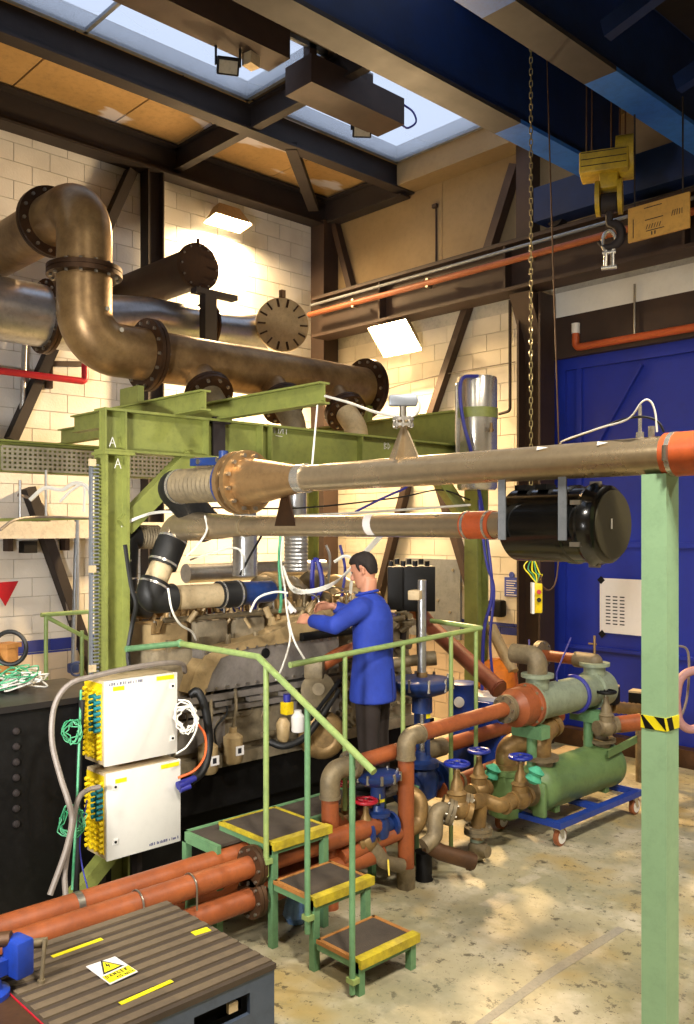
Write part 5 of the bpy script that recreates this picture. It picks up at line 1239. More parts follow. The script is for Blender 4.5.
# pipe B
bx = -4.47; b0 = onx(330, 820, bx); bz = .94
tB = thing('return_pipe', 'orange pipe with a grey elbow behind the steps', 'pipe', (bx, b0.y, 0))
c0 = V((bx, onx(330, 770, bx).y, bz)); c1 = V((bx, 4.9, bz+.03))
obj('riser', MB().tube([(bx, c0.y, 0), c0-Z*.12], .06, 24), m_orange, tB)
obj('run', MB().tube([c0+V((0, .12, .005)), c1], .058, 24), m_orange, tB)
straight_elbow(tB, c0, -Z, c1-c0, .14, .062, m_castgrey)
ring_flange(tB, c0+V((0, .2, .01)), Y, .1, 8, m_castgrey)
# pipe C behind
cC = [W(427, 751, 7.6), W(500, 729, 8.4), W(560, 715, 9.0)]
tC = thing('header_pipe', 'orange header pipe with a grey coupling behind the riser pipe', 'pipe', cC[0])
obj('run', MB().tube(cC, .065, 22), m_orange, tC)
u = (cC[1]-cC[0]).normalized(); obj('coupling', MB().tube([cC[0]-u*.1, cC[0]+u*.22], .08, 22), m_castgrey, tC)
pipe('lower_header', [W(440, 790, 7.3), W(455, 783, 7.5), W(520, 757, 8.2)], .065, m_orange, 'short orange pipe behind the bronze valves', bands=((W(460, 781, 7.55), V((.1, 1, 0))),), bandmat=m_castgrey)
# brown diagonal pipe and clutter by the wall
pipe('brown_pipe', [W(415, 608, 8.6), W(432, 628, 8.5), W(500, 690, 7.75)], .075, M('brown primer', '#7a4028', .5, 0, '#5c2e1c', 4), 'brown diagonal pipe coming down behind the platform handrail', bands=((W(498, 688, 7.77), W(500, 690, 7.75)-W(432, 628, 8.5)),))
t = thing('grey_spool', 'short grey pipe spool behind the blue valve actuator', 'pipe', W(395, 660, 7.9))
obj('pipe', MB().tube([W(385, 664, 7.9), W(434, 658, 7.9)], .05, 18).tube([W(425, 659, 7.9), W(436, 658, 7.9)], .065, 18), m_castgrey, t)
pipe('timber_pole', [W(491, 627, 9.2), W(513, 672, 8.9)], .06, m_enginetan, 'leaning tan pole by the back wall', cat='pole')
t = thing('blue_bin', 'blue open box with pale papers near the back wall', 'bin', W(492, 728, 8.6))
c = W(489, 703, 8.7); obj('body', MB().cbox((c.x, c.y, c.z*.5), .55, .45, c.z+.1, rz=.1, bev=.01), m_trolley, t)
obj('contents', MB().cbox((c.x, c.y, c.z+.06), .46, .36, .06, rz=.3), m_paper, t)
t = thing('blue_drum', 'tall narrow blue drum with a white round label', 'drum', W(462, 760, 8.7))
c = W(463, 683, 8.5); obj('drum', MB().lathe((c.x, c.y, 0), Z, [(.13, 0), (.14, .02), (.14, c.z*.5), (.146, c.z*.51), (.14, c.z*.52), (.14, c.z), (.12, c.z+.01)], 26), m_trolley, t)
q = W(459, 702, 8.36); obj('label_disc', MB().cyl(q+V((.0, 0, 0)), q+V((.012, -.012, 0)), .05, seg=18), m_white, t)
t = thing('orange_bag', 'bright orange bag behind the blue box', 'bag', W(505, 675, 9.0))
c = W(497, 668, 9.05); obj('bag', MB().lathe((c.x, c.y, c.z-.25), Z, [(.15, 0), (.22, .08), (.2, .25), (.1, .33), (.04, .35)], 12), m_orangeplast, t)
# ------------------------------------------------------------------ valves
def bronze_valve(c, ax_, s, label, wheel=None, body=None, group='bronze gate valves', wheelmat=None):
    c = V(c); ax_ = V(ax_).normalized(); body = body or m_bronze
    t = thing('gate_valve', label, 'valve', c-Z*.09*s, group)
    obj('body', MB().lathe(c-ax_*.1*s, ax_, [(.06*s, 0), (.062*s, .03*s), (.05*s, .035*s), (.075*s, .08*s), (.078*s, .1*s), (.075*s, .12*s), (.05*s, .165*s), (.062*s, .17*s), (.06*s, .2*s)], 22), body, t)
    bn = obj('bonnet', MB().lathe(c, Z, [(.06*s, .03*s), (.06*s, .09*s), (.068*s, .1*s), (.045*s, .12*s), (.04*s, .16*s), (.022*s, .2*s), (.02*s, .25*s)], 18), body, t)
    obj('stem', MB().cyl(c+Z*.24*s, c+Z*.31*s, .01*s, seg=8), m_bolt, bn)
    wz = c+Z*.29*s
    wh = MB().torus(wz, Z, .075*s, .013*s, 20, 8).cyl(wz-Z*.012*s, wz+Z*.014*s, .02*s)
    for k in range(4): a = PI/2*k+.4; wh.cyl(wz, wz+V((math.cos(a), math.sin(a), 0))*.075*s, .008*s, seg=6)
    obj('handwheel', wh, wheelmat or m_wheelblue, t); return t
v1 = W(457, 808, 6.6); bronze_valve(v1, V((.55, .55, -.25)), 1.15, 'bronze gate valve with blue wheel nearest the floor, left of the green exchanger')
v2 = W(479, 790, 7.15); bronze_valve(v2, Y, 1.1, 'bronze gate valve with blue wheel furthest back of the trio')
v3 = W(520.5, 798, 7.15); bronze_valve(v3, Y, 1.15, 'bronze gate valve with blue wheel bolted to the green exchanger')
bronze_valve(W(366, 842, 6.2), Y, 1.0, 'small brass valve with red wheel beside the orange riser', wheelmat=m_red)
bronze_valve(W(346, 818, 6.35), Y, .85, 'small brass valve with red wheel nearest the steps', wheelmat=m_red)
bronze_valve(W(606, 727, 7.95), V((.3, 1, 0)), 1.1, 'grey valve with dark wheel at the far end of the green exchanger', body=m_castgrey, wheelmat=m_black)
# bronze pipe runs
t = pipe('bronze_tee', [v3-V((.0, .1, 0)), W(500, 806, 6.95), W(483, 800, 6.95), W(470, 803, 6.8)], .058, m_bronze, 'bronze pipe run linking the blue wheel valves', R=.08, bands=((W(505, 806, 6.99), W(500, 806, 6.95)-v3),))
obj('drop', MB().tube([W(480, 803, 6.93), W(477, 838, 6.93)], .06, 20), m_bronze, t)
ring_flange(t, W(478, 830, 6.93), Z, .11, 6, m_castgrey)
obj('spool', MB().tube([W(477, 836, 6.93), W(476, 858, 6.93)], .055, 18), m_exgrey, t)
obj('floor_elbow', MB().cbox(W(478, 850, 6.9), .12, .12, .12, bev=.02).cyl(W(481, 850, 6.85), W(488, 852, 6.8), .045), m_castgrey, t)
ring_flange(t, W(450, 812, 6.55), V((.55, .55, -.25)), .1, 6, m_castgrey)
ring_flange(t, W(466, 806, 6.7), V((.55, .55, -.25)), .1, 6, m_castgrey)
t = pipe('grey_swan_neck', [W(451, 812, 6.55), W(436, 808, 6.5), W(435, 838, 6.45), W(424, 846, 6.4)], .058, m_castgrey, 'weathered grey pipe dropping from the nearest bronze valve', R=.09)
pipe('floor_pipe', [W(426, 843, 6.45), W(440, 852, 6.45), W(474, 862, 6.5)], .06, m_rust, 'rusty orange pipe lying low beside the exchanger trolley', R=.08, bands=((W(470, 861, 6.5), V((1, .3, 0))),))
pipe('bronze_return', [W(340, 858, 6.0), W(366, 846, 6.2), W(400, 832, 6.4), W(418, 824, 6.5), W(421, 800, 6.55), W(400, 788, 6.6)], .056, m_orange, 'orange pipe with a hooked bronze end passing behind the riser', R=.1)
t = thing('bronze_hook', 'bronze return bend beside the orange riser', 'pipe', W(418, 820, 6.5))
obj('bend', MB().tube(fillet([W(408, 828.5, 6.43), W(418, 824, 6.5), W(421, 800, 6.55), W(402, 788.5, 6.6)], .1, 8), .064, 22), m_bronze, t)
t = pipe('corner_bend', [W(372, 846, 6.2), W(384, 862, 6.22), W(402, 866, 6.3)], .05, m_castgrey, 'weathered bend joining the foot of the riser', R=.08)
obj('lever', MB().bar(W(388, 860, 6.17), W(389, 876, 6.1), .012, .02), m_yellow, t)
t = thing('black_drain', 'small black drain pot on the floor beside the riser', 'drain', W(424, 868, 6.55))
obj('pot', MB().lathe(V((W(424, 868, 6.55).x, W(424, 868, 6.55).y, 0)), Z, [(.07, 0), (.06, .02), (.06, .2), (.07, .21)], 16), m_black, t)
# blue control valves with diaphragm actuators
def control_valve(base, zdish, rdish, zbody, label, pole=None):
    bx_, by_ = base.x, base.y
    t = thing('control_valve', label, 'valve', (bx_, by_, zbody-.2), 'blue control valves')
    B = V((bx_, by_, 0))
    s = rdish/.26
    obj('actuator', MB().lathe(B+Z*(zdish-.07*s), Z, [(.09*s, -.06*s), (.2*s, -.02*s), (rdish*.96, .02*s), (rdish, .04*s), (rdish, .075*s), (rdish*.95, .085*s), (rdish*.5, .09*s), (.06*s, .1*s)], 34), m_valveblue, t)
    mb = MB()
    for k in range(10): a = 2*PI*k/10; mb.cyl(B+V((rdish*.97*math.cos(a), rdish*.97*math.sin(a), zdish-.06*s)), B+V((rdish*.97*math.cos(a), rdish*.97*math.sin(a), zdish+.04*s)), .012, seg=6)
    stuff(obj('rim_bolts', mb, m_bolt, t))
    zy = zbody+.2*s
    yk = obj('yoke', MB().box((bx_-.07*s, by_-.02, zy), (bx_-.045*s, by_+.02, zdish-.1*s)).box((bx_+.045*s, by_-.02, zy), (bx_+.07*s, by_+.02, zdish-.1*s)).cyl(B+Z*(zdish-.26*s), B+Z*(zdish-.1*s), .085*s), m_valveblue, t)
    obj('stem', MB().cyl(B+Z*zbody, B+Z*(zdish-.1*s), .018, seg=10), m_steelbright, t)
    obj('scale_plate', MB().box((bx_+.071*s, by_-.03, zdish-.3*s), (bx_+.074*s, by_+.02, zdish-.2*s)), m_hiviz, yk)
    obj('body', MB().lathe(B+Z*(zbody-.18*s), Z, [(.06*s, 0), (.12*s, .04*s), (.135*s, .12*s), (.135*s, .2*s), (.1*s, .27*s), (.14*s, .28*s), (.14*s, .32*s), (.08*s, .34*s), (.06*s, .4*s)], 26), m_valveblue, t)
    for sg in (-1, 1): obj('end_flange', MB().cyl(B+V((0, sg*.1*s, zbody-.05*s)), B+V((0, sg*.2*s, zbody-.05*s)), .09*s).cyl(B+V((0, sg*.18*s, zbody-.05*s)), B+V((0, sg*.22*s, zbody-.05*s)), .15*s), m_valveblue, t)
    return t
c = onx(422, 683, -4.83); control_valve(c, c.z+.02, .26, .56, 'large blue control valve with a wide actuator dish behind the handrail')
t = thing('steel_pole', 'upright bright steel pole with a clamp above the blue actuator dish', 'pole', (c.x, c.y, c.z+.05))
pt = onx(423, 580, -4.83); obj('pole', MB().cyl((c.x, c.y, c.z+.04), (c.x, c.y, pt.z), .035, seg=20), m_silver, t)
q = onx(417, 595, -4.83); obj('clamp', MB().cbox((c.x-.02, c.y-.05, q.z), .1, .14, .08, rz=.4, bev=.01), m_cream, t)
obj('collar', MB().cyl((c.x, c.y, c.z+.04), (c.x, c.y, c.z+.09), .045, seg=20), m_bronze, t)
c = onx(378, 777, -4.41); control_valve(c, c.z+.02, .165, .5, 'smaller blue control valve below the sloping handrail end')
# ------------------------------------------------------------------ heat exchangers
UX, UZ = -4.35, 1.12
t = thing('upper_exchanger', 'grey green tubular heat exchanger with a red oxide end bonnet', 'heat exchanger', (UX, 6.7, .9))
obj('bonnet', MB().lathe((UX, 6.0, UZ), Y, [(.1, -.02), (.115, .0), (.16, .04), (.165, .2), (.185, .205), (.185, .24)], 30), m_orange, t)
obj('shell', MB().lathe((UX, 6.24, UZ), Y, [(.185, 0), (.185, .03), (.15, .035), (.15, .98), (.175, .985), (.175, 1.02), (.165, 1.03), (.165, 1.2), (.12, 1.22)], 34), m_exgrey, t)
mb = MB()
for k in range(8): a = 2*PI*k/8; mb.cyl((UX+.168*math.cos(a), 6.19, UZ+.168*math.sin(a)), (UX+.168*math.cos(a), 6.29, UZ+.168*math.sin(a)), .014, seg=6)
stuff(obj('bolts', mb, m_castgrey, t))
for y, up in ((6.38, .0), (7.3, 0)): obj('nozzle', MB().cyl((UX, y, UZ+.12), (UX, y, UZ+.22), .1).cyl((UX, y, UZ+.22), (UX, y, UZ+.25), .14), m_exgrey, t)
obj('elbow', MB().tube(fillet([(UX, 6.38, UZ+.24), (UX, 6.38, UZ+.4), (UX-.25, 6.38, UZ+.4)], .12, 8), .085, 20), m_castgrey, t)
for yy in (6.2, 7.1): obj('saddle', MB().box((UX-.14, yy, UZ-.27), (UX+.16, yy+.13, UZ-.165)), m_stepgreen, t)
for y in (6.27, 7.16): obj('leg', MB().cyl((UX+.02, y, .6), (UX+.02, y, UZ-.2), .045, seg=16), m_stepgreen, t)
q = [(UX+.16*math.cos(a), 6.95, UZ+.16*math.sin(a)) for a in [PI*.6-k*PI*1.2/12 for k in range(13)]]
solo('blue_strap', MB().tube(q, .02, 8), m_cableB, 'blue cable strapped round the upper heat exchanger', 'cable')
solo('purple_cable', MB().tube(spline([W(529, 640, 8.6), W(531, 668, 8.2), W(540, 682, 7.9), W(556, 684, 7.75), W(557, 672, 7.8), W(566, 650, 8.2), W(571, 638, 8.5)], 7), .009, 6), m_cableB, 'thin purple cable trailing over the upper heat exchanger', 'cable')
# pipe from upper exchanger to the column
t = thing('outlet_pipe', 'short orange pipe with a flange leaving the upper exchanger towards the column', 'pipe', (UX, 7.3, UZ+.25))
pe = V((UX, 7.3, UZ+.25)); pf = W(541, 655, 8.6)
pm = V((UX, 7.3, pf.z))
obj('elbow', MB().tube(fillet([pe, pm, pm+(pf-pm).normalized()*.2], .09, 8), .075, 20), m_castgrey, t)
obj('run', MB().tube([pm+(pf-pm).normalized()*.15, pf], .055, 20), m_orange, t)
ring_flange(t, pf, pf-pm, .14, 8, m_castgrey)
obj('vent_tap', MB().cyl(pm+Z*.06, pm+Z*.24, .012, seg=8).cyl(pm+V((-.06, 0, .16)), pm+V((.02, 0, .16)), .01, seg=6), m_bronze, t)
# lower exchanger on trolley
GX, GZ = -4.3, .42
t = thing('lower_exchanger', 'green tubular heat exchanger lying on the blue trolley', 'heat exchanger', (GX, 6.8, .2))
obj('shell', MB().lathe((GX, 6.22, GZ), Y, [(.14, -.02), (.19, .02), (.205, .08), (.205, .17), (.2, .18), (.205, 1.1), (.21, 1.12), (.21, 1.2), (.17, 1.26), (.1, 1.28)], 36), m_exgreen, t)
for y in (6.36, 7.3): obj('nozzle', MB().cyl((GX, y, GZ+.17), (GX, y, GZ+.23), .1).cyl((GX, y, GZ+.23), (GX, y, GZ+.26), .15), m_castgrey, t)
obj('end_flange', MB().cyl((GX, 6.16, GZ), (GX, 6.2, GZ), .13), m_castgrey, t)
for y in (6.4, 7.2): obj('foot', MB().box((GX-.14, y-.03, .22), (GX+.14, y+.03, .3)), m_exgreen, t)
obj('rear_cap', MB().cyl((GX, 7.48, GZ), (GX, 7.54, GZ), .1), m_black, t)
obj('end_shield', MB().cbox((GX+.1, 6.19, GZ-.06), .14, .05, .3, bev=.03), m_exgreen, t)
t = thing('exchanger_bend', 'bronze bend rising from the front of the green exchanger', 'pipe', (GX, 6.36, GZ+.26))
obj('bend', MB().tube(fillet([(GX, 6.36, GZ+.25), (GX, 6.36, GZ+.42), (GX-.05, 6.62, GZ+.48)], .13, 9), .085, 22), m_bronze, t)
obj('collar', MB().tube([(GX-.04, 6.56, GZ+.465), (GX-.045, 6.62, GZ+.48)], .1, 22), m_bronze, t)
t = thing('exchanger_far_bend', 'weathered bend at the far end of the green exchanger with an orange stub', 'pipe', (GX, 7.3, GZ+.26))
g1 = W(607, 744, 7.95); g2 = W(640, 722, 8.2)
obj('bend', MB().tube(fillet([(GX, 7.3, GZ+.25), (GX, 7.3, GZ+.36), g2], .1, 9), .075, 22), m_castgrey, t)
obj('stub', MB().tube([V((GX, 7.3, GZ+.36))+(g2-V((GX, 7.3, GZ+.36)))*.45, g2], .078, 22), m_orange, t)
obj('end_ring', MB().torus(g2, g2-V((GX, 7.3, GZ+.36)), .075, .008), m_bronze, t)
t = thing('bracket_plate', 'dark green angle bracket under the orange stub', 'bracket', W(620, 745, 8.05))
obj('plate', MB().prism([W(607, 750, 7.9), W(636, 735, 8.3), W(636, 742, 8.3), W(607, 757, 7.9)], (.03, -.03, 0)), m_exgreen, t)
# second green exchanger behind with bronze bend
t = thing('rear_exchanger', 'second green vessel behind the trolley with a bronze bend on top', 'heat exchanger', W(500, 805, 7.5))
c = W(506, 790, 7.55); obj('vessel', MB().lathe((c.x, c.y, .14), Z, [(.1, 0), (.15, .03), (.15, c.z+.0), (.16, c.z+.01), (.16, c.z+.05)], 26), m_exgreen, t)
top = V((c.x, c.y, c.z+.18)); obj('bend', MB().tube(fillet([top, top+Z*.22, top+V((.2, .22, .24))], .12, 9), .09, 22), m_bronze, t)
obj('collar', MB().cyl(top-Z*.02, top+Z*.05, .11), m_bronze, t)
for k, cc in enumerate((W(492, 772, 7.4), W(535, 775, 7.0))):
    rr = random.Random(40+k); solo('green_rag', MB().lathe(cc, V((.3, .2, 1)), [(.03, -.07), (.07, -.04), (.05, 0), (.07, .03), (.02, .07)], 9), M('teal rag', '#4fae8a', .8, 0, '#2f8a6a', 12, .4, 30), ('teal rag tucked behind the rearmost bronze valve', 'teal rag on the green exchanger')[k], 'rag')
# trolley
t = thing('trolley', 'low blue wheeled trolley under the green exchanger', 'trolley', (-4.35, 6.8, 0))
TX0, TX1, TY0, TY1 = -4.68, -3.98, 6.16, 7.52
obj('deck_rail', MB().box((TX0, TY0, .17), (TX0+.07, TY1, .22)), m_trolley, t)
obj('deck_rail', MB().box((TX1-.07, TY0, .17), (TX1, TY1, .22)), m_trolley, t)
for y in (TY0, (TY0+TY1)/2-.035, TY1-.07): obj('cross_rail', MB().box((TX0+.07, y, .172), (TX1-.07, y+.07, .215)), m_trolley, t)
for x, y in ((TX1-.07, TY0+.07), (TX1-.05, TY1-.1), (TX0+.05, TY0+.06), (TX0+.05, TY1-.1)):
    cs_ = obj('castor', MB().box((x-.04, y-.04, .15), (x+.04, y+.04, .17)).prism([(x-.036, y-.03, .15), (x-.036, y+.03, .15), (x-.036, y+.045, .07), (x-.036, y+.015, .07)], (.008, 0, 0)).prism([(x+.028, y-.03, .15), (x+.028, y+.03, .15), (x+.028, y+.045, .07), (x+.028, y+.015, .07)], (.008, 0, 0)), m_steelbright, t)
    obj('tyre', MB().lathe((x-.024, y+.03, .078), X, [(.062, 0), (.077, .008), (.077, .04), (.062, .048)], 24), M('orange tyre', '#9a5a36', .5), cs_)
    obj('hub', MB().cyl((x-.026, y+.03, .078), (x+.026, y+.03, .078), .056, seg=20), m_white, cs_)
# tray of oil on the trolley
t = thing('tray', 'yellowish open tray behind the green exchanger', 'tray', W(575, 755, 7.95))
c = W(572, 756, 8.0); obj('tray', MB().cbox(c, .4, .5, .05, rz=.1, bev=.01), m_black, t); obj('liquid', MB().cbox(c+Z*.022, .36, .46, .012, rz=.1), m_enginetan, t)
# small brass pipe to the wall and grey box
t = thing('brass_coupling', 'threaded brass coupling near the blue door', 'coupling', W(625, 712, 8.9))
n = 14; s0, s1 = W(612, 707, 8.8), W(645, 710, 9.0); obj('bellows', MB().tube([s0+(s1-s0)*(k/n) for k in range(n+1)], [.055+.008*(k % 2) for k in range(n+1)], 18), m_bronze, t)
for k, (px, py, F) in enumerate(((608, 695, 8.8), (640, 700, 9.1))):
    t = thing('actuator_box', ('small black and yellow actuator box behind the upper exchanger', 'small black actuator box beside the green post')[k], 'actuator', W(px, py+12, F))
    c = W(px, py, F); obj('case', MB().cbox(c, .2, .16, .17, rz=.2, bev=.015), m_black, t); obj('lid', MB().cbox(c+Z*.09, .19, .15, .02, rz=.2), m_cream, t)
    if k == 0: obj('stripe', MB().cbox(c+V((.03, -.085, -.02)), .12, .004, .02, rz=.2), m_hiviz, t)
    obj('stem', MB().cyl(c-Z*.08, (c.x, c.y, 0), .045), m_castgrey, t)
solo('pink_hose', MB().tube(spline([W(676, 700, 8.2), W(680, 680, 8.2), W(692, 671, 8.2), W(712, 672, 8.2), W(722, 690, 8.2), W(712, 712, 8.2), W(694, 729, 8.2), W(680, 722, 8.2), W(676, 700, 8.2)], 7), .04, 12), M('pink hose', '#b98a86', .5), 'loop of pink hose hanging by the blue door', 'hose')
solo('grey_lead', MB().tube(spline([W(676, 645, 8.4), W(688, 652, 8.4), W(688, 690, 8.4), W(683, 712, 8.3), W(676, 722, 8.3)], 6), .012, 6), m_cableG, 'thin dark lead hanging beside the pink hose', 'cable')
# rag / bottle under the steps
q = onz(296, 905, .12); solo('plastic_bag', MB().lathe(q-Z*.11, Z, [(.06, 0), (.09, .05), (.07, .14), (.04, .2), (.02, .24)], 9), M('blue plastic', '#7fa6d8', .25, 0, '#4f79b8', 14, .4, 30), 'crumpled blue plastic bag under the steps', 'bag')

# ================================================================== BLACK BLOCK BEHIND THE WORKMAN
c = W(411, 588, 8.3)
t = thing('cylinder_block', 'black metal block with bolts along its top behind the workman', 'machine', W(411, 650, 8.3))
obj('body', MB().cbox(c+V((.02, .03, 0)), .36, .3, .42, rz=TH, bev=.01), m_black, t)
obj('side_plate', MB().cbox(W(395, 588, 8.15), .14, .08, .4, rz=TH, bev=.008), m_black, t)
for k in range(7):
    q = W(391+k*6, 564-(k % 2)*2, 8.25); obj('stud', MB().cyl(q-Z*.02, q+Z*.03, .024, seg=6), m_black, t)
obj('stand', MB().bar(W(404, 610, 8.3), W(396, 700, 8.3), .06, .06).bar(W(420, 610, 8.4), W(423, 720, 8.4), .06, .06), m_darksteel, t)
obj('hose', MB().tube(spline([W(400, 608, 8.2), W(396, 622, 8.1), W(384, 632, 8.0)], 5), .02, 8), m_rubber, t)
# ================================================================== CABLES OVER THE ENGINE
def cable(pts, r, mat, label): return solo('cable', MB().tube(spline([W(*p) for p in pts], 7), r, 6), mat, label, 'cable')
cable([(120, 527, 6.4), (140, 517, 6.4), (165, 512, 6.5), (220, 516, 6.6), (300, 516, 7.2), (400, 510, 8.2), (470, 505, 8.8)], .012, m_cableW, 'pale cable run along the top of the lower pipe')
cable([(130, 514, 6.6), (200, 508, 6.9), (300, 508, 7.6), (395, 498, 8.4), (440, 490, 8.8), (470, 500, 8.9)], .008, m_cableK, 'black cable draped behind the lower pipe')
cable([(205, 516, 6.0), (207, 530, 5.95), (198, 545, 5.95), (187, 556, 6.0)], .008, m_cableW, 'white cable hanging over the intake reducer')
cable([(190, 560, 6.6), (215, 552, 6.6), (235, 548, 6.7), (243, 556, 6.7), (243, 575, 6.9)], .009, m_cableW, 'white cable curving up to the left bellows')
cable([(168, 588, 6.0), (172, 610, 6.0), (180, 624, 6.1), (192, 632, 6.3), (196, 640, 6.4)], .008, m_cableW, 'white cable falling to the nearest rocker cover')
for k in range(4):
    cable([(283, 566+k, 6.9), (292, 586+k*1.5, 6.8), (308, 590+k, 6.7), (330, 584+k, 6.8), (350, 571-k, 7.2), (375, 545-k*2, 7.6), (392, 525, 7.9)], .007, m_cableW, ('lowest', 'second lowest', 'second highest', 'highest')[k]+' white cable of the bundle looping past the workman')
cable([(283, 532, 6.9), (281, 560, 6.8), (285, 590, 6.6), (287, 612, 6.4), (294, 640, 6.2), (305, 660, 6.1)], .008, m_cableW, 'long white cable dropping over the engine to the workman')
cable([(288, 622, 6.4), (290, 640, 6.3), (283, 665, 6.2), (276, 680, 6.2)], .007, m_cableW, 'white cable ending at the engine side panel')
cable([(281, 530, 7.0), (279, 560, 6.9), (281, 600, 6.8), (280, 612, 6.7)], .012, m_cableGr, 'green hose dropping behind the white cables')
cable([(313, 560, 7.8), (312, 585, 7.8), (315, 600, 7.8), (322, 585, 7.8), (318, 562, 7.8), (313, 560, 7.8)], .022, m_cableB, 'loop of dark blue hose behind the engine')
cable([(262, 535, 7.4), (250, 556, 7.2), (240, 575, 7.2)], .01, m_cableK, 'black cable crossing the left bellows')
cable([(250, 612, 6.5), (258, 598, 6.5), (275, 592, 6.5), (288, 593, 6.5)], .009, m_cableW, 'pale cable arching over the charge air casting')
cable([(355, 512, 7.8), (383, 498, 7.8), (405, 488, 7.9), (412, 480, 8.0)], .012, m_cableB, 'purple cable rising behind the lower pipe')
cable([(340, 545, 8.2), (345, 570, 8.2), (341, 600, 8.2)], .014, m_cableB, 'purple cable hanging behind the workman')
cable([(326, 545, 8.0), (330, 560, 8.0), (326, 600, 8.0)], .014, m_silver, 'grey flexible conduit hanging behind the engine')
cable([(334, 562, 8.0), (345, 556, 8.0), (352, 563, 8.0), (350, 600, 8.0)], .016, m_cableW, 'pale hose arching behind the workman head')
cable([(125, 545, 5.9), (131, 585, 5.85), (136, 604, 5.85), (132, 625, 5.9), (128, 650, 5.9), (129, 668, 5.9)], .016, m_cableK, 'black cable running down beside the green column')
solo('hanging_rod', MB().cyl(ax(313, 395)+V((-.3, .3, 0)), ax(312, 466)+V((0, 0, 0)), .006, seg=6), m_white, 'thin white rod from the green channel to the upper pipe', 'rod')
cable([(30, 500, 8.0), (45, 488, 8.0), (62, 490, 8.0), (75, 483, 8.0), (88, 488, 8.0), (92, 505, 8.0)], .02, m_cableW, 'white cables bunched under the cable tray')
cable([(60, 502, 8.0), (72, 490, 8.0), (84, 486, 8.0), (84, 512, 8.0)], .014, m_cableW, 'white cable loop under the cable tray')
cable([(0, 530, 7.0), (15, 520, 7.2), (40, 517, 7.6), (98, 518, 8.2)], .012, m_cableG, 'grey cable strung across behind the green column')
for k, (px, y1_, y2_) in enumerate(((46, 470, 520), (78, 520, 610), (20, 480, 520))):
    solo('drop_rod', MB().cyl(onx(px, y1_, -8.2), onx(px, y2_, -8.2), .014, seg=8), m_silver, ('thin rod under the cable tray left of the white cables', 'long thin rod dropping past the cream trunking', 'short rod under the left end of the tray')[k], 'rod')
solo('crossbar', MB().bar(onx(-5, 520, -8.1), onx(104, 518, -8.1), .03, .03), m_green, 'thin green bar crossing behind the green column', 'bar')
# ================================================================== WORKMAN
def closed_loft(mb, rings, seg=20):
    n = len(mb.v); out = []
    for r in rings: out += r
    fs = []
    for i in range(len(rings)-1):
        for k in range(seg):
            l = (k+1) % seg; fs.append((i*seg+k, i*seg+l, (i+1)*seg+l, (i+1)*seg+k))
    fs.append(tuple(range(seg-1, -1, -1))); fs.append(tuple((len(rings)-1)*seg+k for k in range(seg)))
    return mb.add(out, fs)
def voxel(name, mb, mat, parent, size, smooth=4):
    me = bpy.data.meshes.new('tmp'); me.from_pydata([tuple(v) for v in mb.v], [], mb.f); me.update()
    bm = bmesh.new(); bm.from_mesh(me); bmesh.ops.recalc_face_normals(bm, faces=bm.faces); bm.to_mesh(me); bm.free()
    o = bpy.data.objects.new('tmp', me); C.objects.link(o)
    r = o.modifiers.new('r', 'REMESH'); r.mode = 'VOXEL'; r.voxel_size = size
    s = o.modifiers.new('s', 'SMOOTH'); s.iterations = smooth; s.factor = .5
    dg = bpy.context.evaluated_depsgraph_get(); ev = o.evaluated_get(dg); m2 = bpy.data.meshes.new_from_object(ev)
    bpy.data.objects.remove(o); bpy.data.meshes.remove(me)
    m2.name = name; m2.materials.clear(); m2.materials.append(mat)
    m2.polygons.foreach_set('use_smooth', [True]*len(m2.polygons))
    off = ORG[parent.name]
    for v in m2.vertices: v.co = v.co-off
    o = bpy.data.objects.new(name, m2); C.objects.link(o); o.parent = parent; ORG[o.name] = off; return o
MXP, = (-4.77,)
k_ = (373-CX)/FPX; Fm = MXP/(k_*CT-ST); MP = W(373, 600, Fm); MP.z = PZ0
fd = V((-.91, -.38, 0)).normalized(); ld = V((-fd.y, fd.x, 0))
if ld.dot(-MP) < 0: ld = -ld                 # the side turned to the camera
def L_(f, l, z): return MP+fd*f+ld*l+Z*z
man = thing('person', 'person in a long blue work coat leaning over the engine', 'person', MP)
def ell(f, l, z, a, b, seg=20, tilt=0): return [L_(f+a*math.cos(2*PI*k/seg), l+b*math.sin(2*PI*k/seg), z+tilt*a*math.cos(2*PI*k/seg)) for k in range(seg)]
HT = 1.80
# ---- body (skin): head, neck, torso, arms, hands, legs as one surface
bd = MB()
hc = (.075, 0, 1.69)     # head centre
tl = -.36                 # head tips forward
def hp(f, l, z):          # head-local with forward tilt
    c, s = math.cos(tl), math.sin(tl); return L_(hc[0]+f*c-z*s, hc[1]+l, hc[2]+z*c+f*s)
def hring(z, f0, f1, b, seg=20):
    cf = (f0+f1)/2; a = (f1-f0)/2; return [hp(cf+a*math.cos(2*PI*k/seg), b*math.sin(2*PI*k/seg), z) for k in range(seg)]
closed_loft(bd, [hring(-.125, .03, .085, .02), hring(-.115, -.0, .1, .042), hring(-.085, -.055, .1, .056), hring(-.05, -.085, .098, .064), hring(-.01, -.098, .094, .071), hring(.035, -.103, .096, .075), hring(.075, -.098, .088, .072), hring(.105, -.075, .065, .055), hring(.122, -.04, .03, .025)])
bd.tube([hp(.09, 0, .02), hp(.113, 0, -.015), hp(.122, 0, -.033), hp(.105, 0, -.043)], [.008, .013, .016, .01], 10)       # nose
bd.tube([hp(.092, -.022, -.07), hp(.1, 0, -.068), hp(.092, .022, -.07)], .009, 8)                                         # lips
for s in (-1, 1): bd.tube([hp(-.012, s*.07, .015), hp(-.03, s*.083, .0), hp(-.02, s*.08, -.03), hp(-.005, s*.07, -.035)], [.01, .014, .011, .008], 8)   # ears
